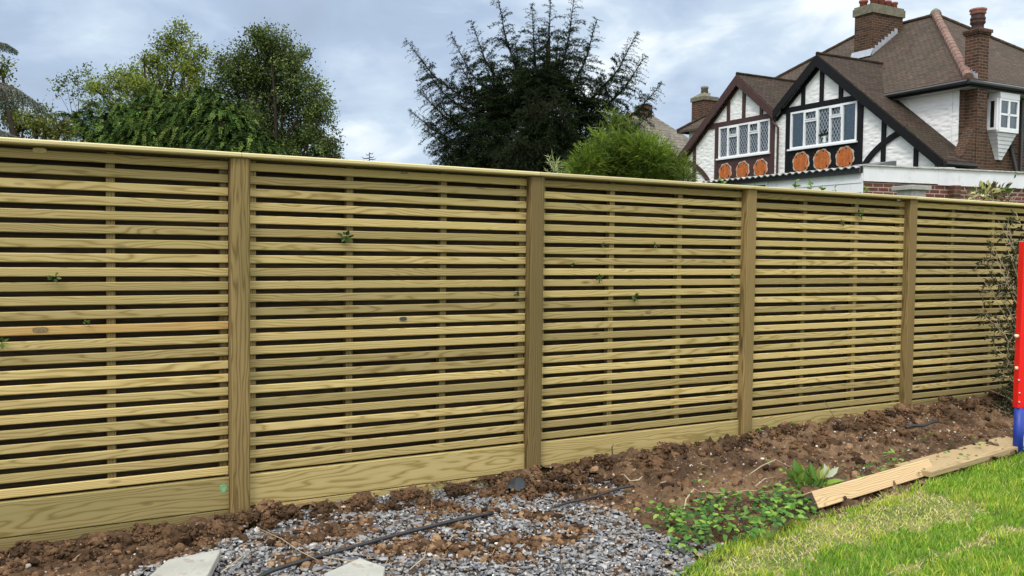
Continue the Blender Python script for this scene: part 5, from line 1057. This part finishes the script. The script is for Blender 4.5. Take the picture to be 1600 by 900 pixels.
# weed membrane scrap
q = [ground_at(*p, .05) for p in ((786, 766), (800, 752), (826, 762), (812, 770))]; c = np.mean(q, 0); nx = 10; V = []; 
for i in range(nx+1):
    for j in range(nx+1): a_, b_ = i/nx, j/nx; p_ = q[0]*(1-a_)*(1-b_)+q[1]*a_*(1-b_)+q[2]*a_*b_+q[3]*(1-a_)*b_; V.append((p_[0]-c[0], p_[1]-c[1], .03+.05*math.sin(a_*2.6)*math.sin(b_*3)+.02*mnoise.noise((a_*4, b_*4, 0))))
Fm = [(i*(nx+1)+j, i*(nx+1)+j+1, (i+1)*(nx+1)+j+1, (i+1)*(nx+1)+j) for i in range(nx) for j in range(nx)]
o = arrays('weed_membrane', V, Fm, M['fabric'], None, True); o.location = (c[0], c[1], .03); tag(o, 'crumpled scrap of black weed membrane beside the second post', 'membrane'); sm = o.modifiers.new('solid', 'SOLIDIFY'); sm.thickness = .003
# timber sleeper rolled back on its edge, beside the lawn
pA = ground_at(1280, 803, .01); pB = ground_at(1462, 744, .02); d = unit(pB-pA); Ls = np.linalg.norm(pB-pA)
ang = math.atan2(d[1], d[0]); r = thing('timber_sleeper', 'sawn timber sleeper tipped on edge between weeds and lawn', 'sleeper', pA, ang)
o = MB().box(0, Ls, 0, .135, 0, .105).build('beam', M['sleeper'], r, bevel=.004); o.rotation_euler = (-math.radians(29), 0, 0); o.location = (0, .0, .032)
o2 = MB().box(-.003, -.0005, .004, .131, .004, .101).build('end_grain_shade', M['bark'], r); o2.rotation_euler = o.rotation_euler; o2.location = o.location  # dark cap: end grain and the shade on this end in one colour
# flat plank beyond it
pts = [ground_at(px, py, .085) for px, py in ((1412, 727), (1453, 738), (1640, 684), (1562, 680))]
c = pts[0]; d = unit(pts[2]-pts[1]); ang = math.atan2(d[1], d[0]); Lp = 2.3; wdp = .26
r = thing('timber_plank', 'wide pale plank lying flat beyond the sleeper towards the blue post', 'plank', pts[1], ang); 
MB().box(.02, Lp, .0, wdp, -.04, .0).build('board', M['plank'], r, bevel=.004)
pts2 = ground_at(1500, 727, .02); r = thing('timber_offcut', 'short pale board offcut at the lawn side of the plank', 'offcut', (pts2[0]-.12, pts2[1]-.06, .0), ang+.06); MB().box(-.1, .36, 0, .07, .0, .035).build('board', M['plank'], r, bevel=.003)
# swing frame leg at the right edge
pb = ground_at(1589.5, 714, 0.0); Yp = pb[1]; top_ = at(1603.5, 377, Yp); mid1 = at(1593.0, 637, Yp)
leg = thing('climbing_frame_leg', 'upright red steel leg with blue foot sleeve on the lawn', 'frame leg', (pb[0], pb[1], 0)); off = np.array([pb[0], pb[1], 0.0]); tp = top_-off; md = mid1-off
MB().tube([np.array([0, 0, -.05]), md], .036, 20).build('blue_sleeve', M['blue'], leg, True, uv=False)
ux = unit(tp-md); Q0 = md+np.array([.0, 0, 0]); w0 = .036; mb = MB()
fw_ = np.array([0, w0, 0]); rt_ = np.array([w0, 0, 0]); lo = [Q0-rt_-fw_, Q0+rt_-fw_, Q0+rt_+fw_, Q0-rt_+fw_]; hi4 = [p+(tp-md) for p in lo]
mb.add(lo+hi4, [(3, 2, 1, 0), (4, 5, 6, 7), (0, 1, 5, 4), (1, 2, 6, 5), (2, 3, 7, 6), (3, 0, 4, 7)]); up_o = mb.build('red_upright', M['red'], leg, bevel=.006)
for py in (525, 575): 
    c_ = at(1600.5 if py == 575 else 1600, py, Yp)-off; MB().box(c_[0]-.014, c_[0]+.05, -w0-.012, -w0-.001, c_[2]-.017, c_[2]+.017).build('cream_clip', M['bolt'], leg, bevel=.003)
    MB().tube([(c_[0]-.075, -w0*.3, c_[2]+.0), (c_[0]-.05, -w0*.3, c_[2])], .013, 10).build('end_cap', M['bolt'], leg, True, uv=False)
for px, py in ((1587.5, 593), (1588.5, 613), (1588, 627)): c_ = at(px, py, Yp)-off; MB().tube([(c_[0], -w0-.008, c_[2]), (c_[0], -w0+.002, c_[2])], .007, 10).build('bolt', M['steel'], leg, True, uv=False)
# weeds creeping over the soil
def weeds(label, pts_px, n, ll_, cols, spread=.05):
    C = []; 
    for i in range(n): px, py = random.choice(pts_px); g_ = ground_at(px+random.gauss(0, 16), py+random.gauss(0, 6), .03); C.append((g_[0], g_[1], .03+max(soil_h(g_[0], g_[1]), .01)+random.uniform(0, spread)))
    C = np.array(C); D = unit(RNG.normal(0, 1, (n, 3))*np.array([1, 1, .25])+np.array([0, -.2, 0])); c0 = C.mean(0); c0[2] = 0
    o_ = fold_leaves(C-c0, D, unit(rdir(n)*.55+np.array([0, -.15, 1.0])), RNG.uniform(.6, 1.25, n)*ll_, RNG.uniform(.55, .8, n)*ll_, palette(n, cols, [1]*len(cols), .22), 'creeping_weeds', None); o_.location = Vector([float(v_) for v_ in c0]); tag(o_, label, 'weeds', kind='stuff'); return o_
wc = [(.08, .19, .035), (.13, .26, .05), (.22, .36, .06), (.045, .11, .03)]
weeds('low creeping weeds with oval green leaves between slate, soil and lawn', [(1030, 808), (1060, 818), (1090, 800), (1100, 822), (1130, 808), (1160, 800), (1150, 828), (1190, 820), (1200, 800), (1230, 795), (1250, 806), (1060, 840), (1075, 860), (1110, 838), (1215, 780), (1240, 770), (1180, 838), (1130, 790), (1240, 790), (1090, 835), (1205, 825), (1225, 815)], 760, .043, wc)
weeds('small green weeds at the near edge of the flat plank', [(1380, 742), (1400, 735), (1390, 728), (1420, 738), (1500, 722), (1520, 716), (1375, 748), (1340, 752)], 80, .040, wc)
weeds('scattered green leaves near the foot of the fourth post', [(1090, 760), (1190, 745), (1205, 698), (1440, 700)], 16, .045, wc)
# cut laurel branch
c = ground_at(1268, 762, .05); r = thing('laurel_cutting', 'cut laurel branch with big glossy leaves behind the sleeper', 'cutting', (c[0], c[1], .05)); n = 44; a = RNG.uniform(0, 2*np.pi, n); D = unit(np.column_stack([np.cos(a), np.sin(a)*.6, RNG.uniform(.3, 2.2, n)])); C = RNG.uniform(-1, 1, (n, 3))*np.array([.10, .04, .03])+np.array([0, 0, .03])
fold_leaves(C, D, unit(rdir(n, .4)+np.array([0, -.7, .3])), RNG.uniform(.07, .15, n), RNG.uniform(.035, .055, n), palette(n, [(.10, .21, .04), (.20, .31, .05), (.32, .38, .09)], [2, 1, 1]), 'leaves', r)
C = np.array([[.085, -.02, .07], [.09, -.02, .07]]); D = unit(np.array([[-.12, 0, 1.0], [.8, -.1, .85]])); fold_leaves(C, D, unit(np.array([[.2, -1, .1], [-.4, -1, .3]])), np.array([.09, .10]), np.array([.042, .045]), np.array([[.50, .55, .42], [.46, .52, .38]]), 'pale_leaves', r)
MB().tube([(-.04, 0, 0), (.1, .0, .03), (.24, .02, .02)], [.012, .010, .009], 7).build('stem', M['brown'], r, True, uv=False)
c = ground_at(1305, 762, .04); r = thing('cut_branch', 'short dark cut branch end lying behind the sleeper', 'branch', (c[0], c[1], .05)); MB().tube([(-.16, .02, .03), (-.05, .01, .03), (.10, -.02, .02)], [.022, .024, .026], 10).build('log', M['bark'], r, True, uv=False); MB().tube([(.101, -.02, .02), (.106, -.021, .02)], .022, 10).build('cut_end', M['terracotta'], r, uv=False)
# dead brown leaf litter near the laurel and twigs, roots
def stalk(label, pxs, z_=.05, r_=.0026, m='pale_bark', name='dry_stalk', cat='stalk', grp='dry stalks lying on soil and slate'):
    Pp = [ground_at(px, py, z_+zz) for px, py, zz in pxs]; c_ = Pp[0]; mbx = MB().tube([p-np.array([c_[0], c_[1], 0]) for p in Pp], [r_]+[r_*.9]*(len(Pp)-2)+[r_*.4], 5); o_ = mbx.build(name, M[m], None, True, uv=False); o_.location = (c_[0], c_[1], 0); tag(o_, label, cat, grp); return o_
stalk('long pale dry stalk lying over the slate above the hose', [(405, 826, 0), (440, 842, .01), (470, 862, .01), (498, 876, 0)])
stalk('pale straw stalk running from the slab toward the hose', [(345, 895, 0), (380, 868, .01), (412, 850, .0)], .05, .003)
stalk('thin pale stalk between the hose and the second slab', [(505, 870, 0), (545, 876, .005), (590, 872, 0)], .045, .003)
stalk('curved dry stalk on bare slate right of the second slab', [(640, 890, 0), (662, 872, .02), (668, 850, 0)], .03, .003)
stalk('long pale root across the soil above the weeds', [(1092, 768, .0), (1130, 770, .01), (1170, 766, .0), (1215, 770, 0)], .07, .003)
stalk('forked pale root in the soil right of the second post', [(975, 742, .03), (985, 752, .01), (998, 750, .02), (1004, 744, .04)], .07, .006)
stalk('arching pale root beside the creeping weeds', [(1068, 800, 0), (1072, 780, .04), (1084, 764, .03), (1100, 772, 0)], .05, .005)
stalk('thin root straggling down from the black hole in the soil', [(1170, 742, 0), (1190, 728, .04), (1212, 718, .03), (1235, 730, 0)], .07, .0045)
stalk('brown bramble stem trailing through the creeping weeds', [(1095, 800, .01), (1160, 784, .03), (1210, 782, .02), (1240, 800, 0)], .05, .004, 'brown')
stalk('short dry stalk on the soil left of the laurel cutting', [(1180, 760, 0), (1195, 748, .02), (1215, 745, 0)], .07, .004)
c = at(957, 712, 5.9); u_ = fence_world(onfence(957, 700, -.12)[0], -.12, 0); r0 = thing('upright_twig', 'short upright twig standing against the gravel board of the third panel', 'twig', (u_[0], u_[1], .05)); MB().tube([(0, 0, -.03), (.002, 0, .07), (-.004, 0, .15)], [.007, .006, .004], 6).build('stem', M['bark'], r0, uv=False); MB().tube([(-.004, 0, .135), (.006, 0, .17)], [.004, .002], 5).build('bud', M['bark'], r0, uv=False)
g_ = fence_world(onfence(1300, 640, -.15)[0], -.2, 0); r0 = thing('arching_twig', 'thin bare twig arching in front of the fourth panel base', 'twig', (g_[0]+.25, g_[1]+.1, .1)); MB().tube([(.0, 0, 0), (-.12, 0, .05), (-.24, 0, .13), (-.32, .0, .26)], [.003, .003, .0025, .0015], 5).build('stem', M['bark'], r0, uv=False)
# dead grass stuck in soil and litter leaves
n = 260; P = scatter(1600, -2.6, 6.5, 3.6, 9); n_ = (P[:, 0]-FX)*FN[0]+(P[:, 1]-FY)*FN[1]; P = P[(n_ < -.1) & ~inpoly(P, lawn_poly)][:n]; n = len(P); C = np.column_stack([P, [max(soil_h(*p), .02)+.012 for p in P]]); D = unit(RNG.normal(0, 1, (n, 3))*np.array([1, 1, .25])); V, F_ = leaf_quads(C, D, rdir(n, 2), RNG.uniform(.03, .12, n), np.full(n, .004)); o = arrays('straw_litter', V, F_, M['grassblade'], None, False, np.repeat(palette(n, [(.5, .40, .24), (.36, .26, .14)], [1, 1]), 4, 0)); tag(o, 'loose straw and root fibres strewn over the dug soil', 'litter', kind='stuff')
print('scene built')
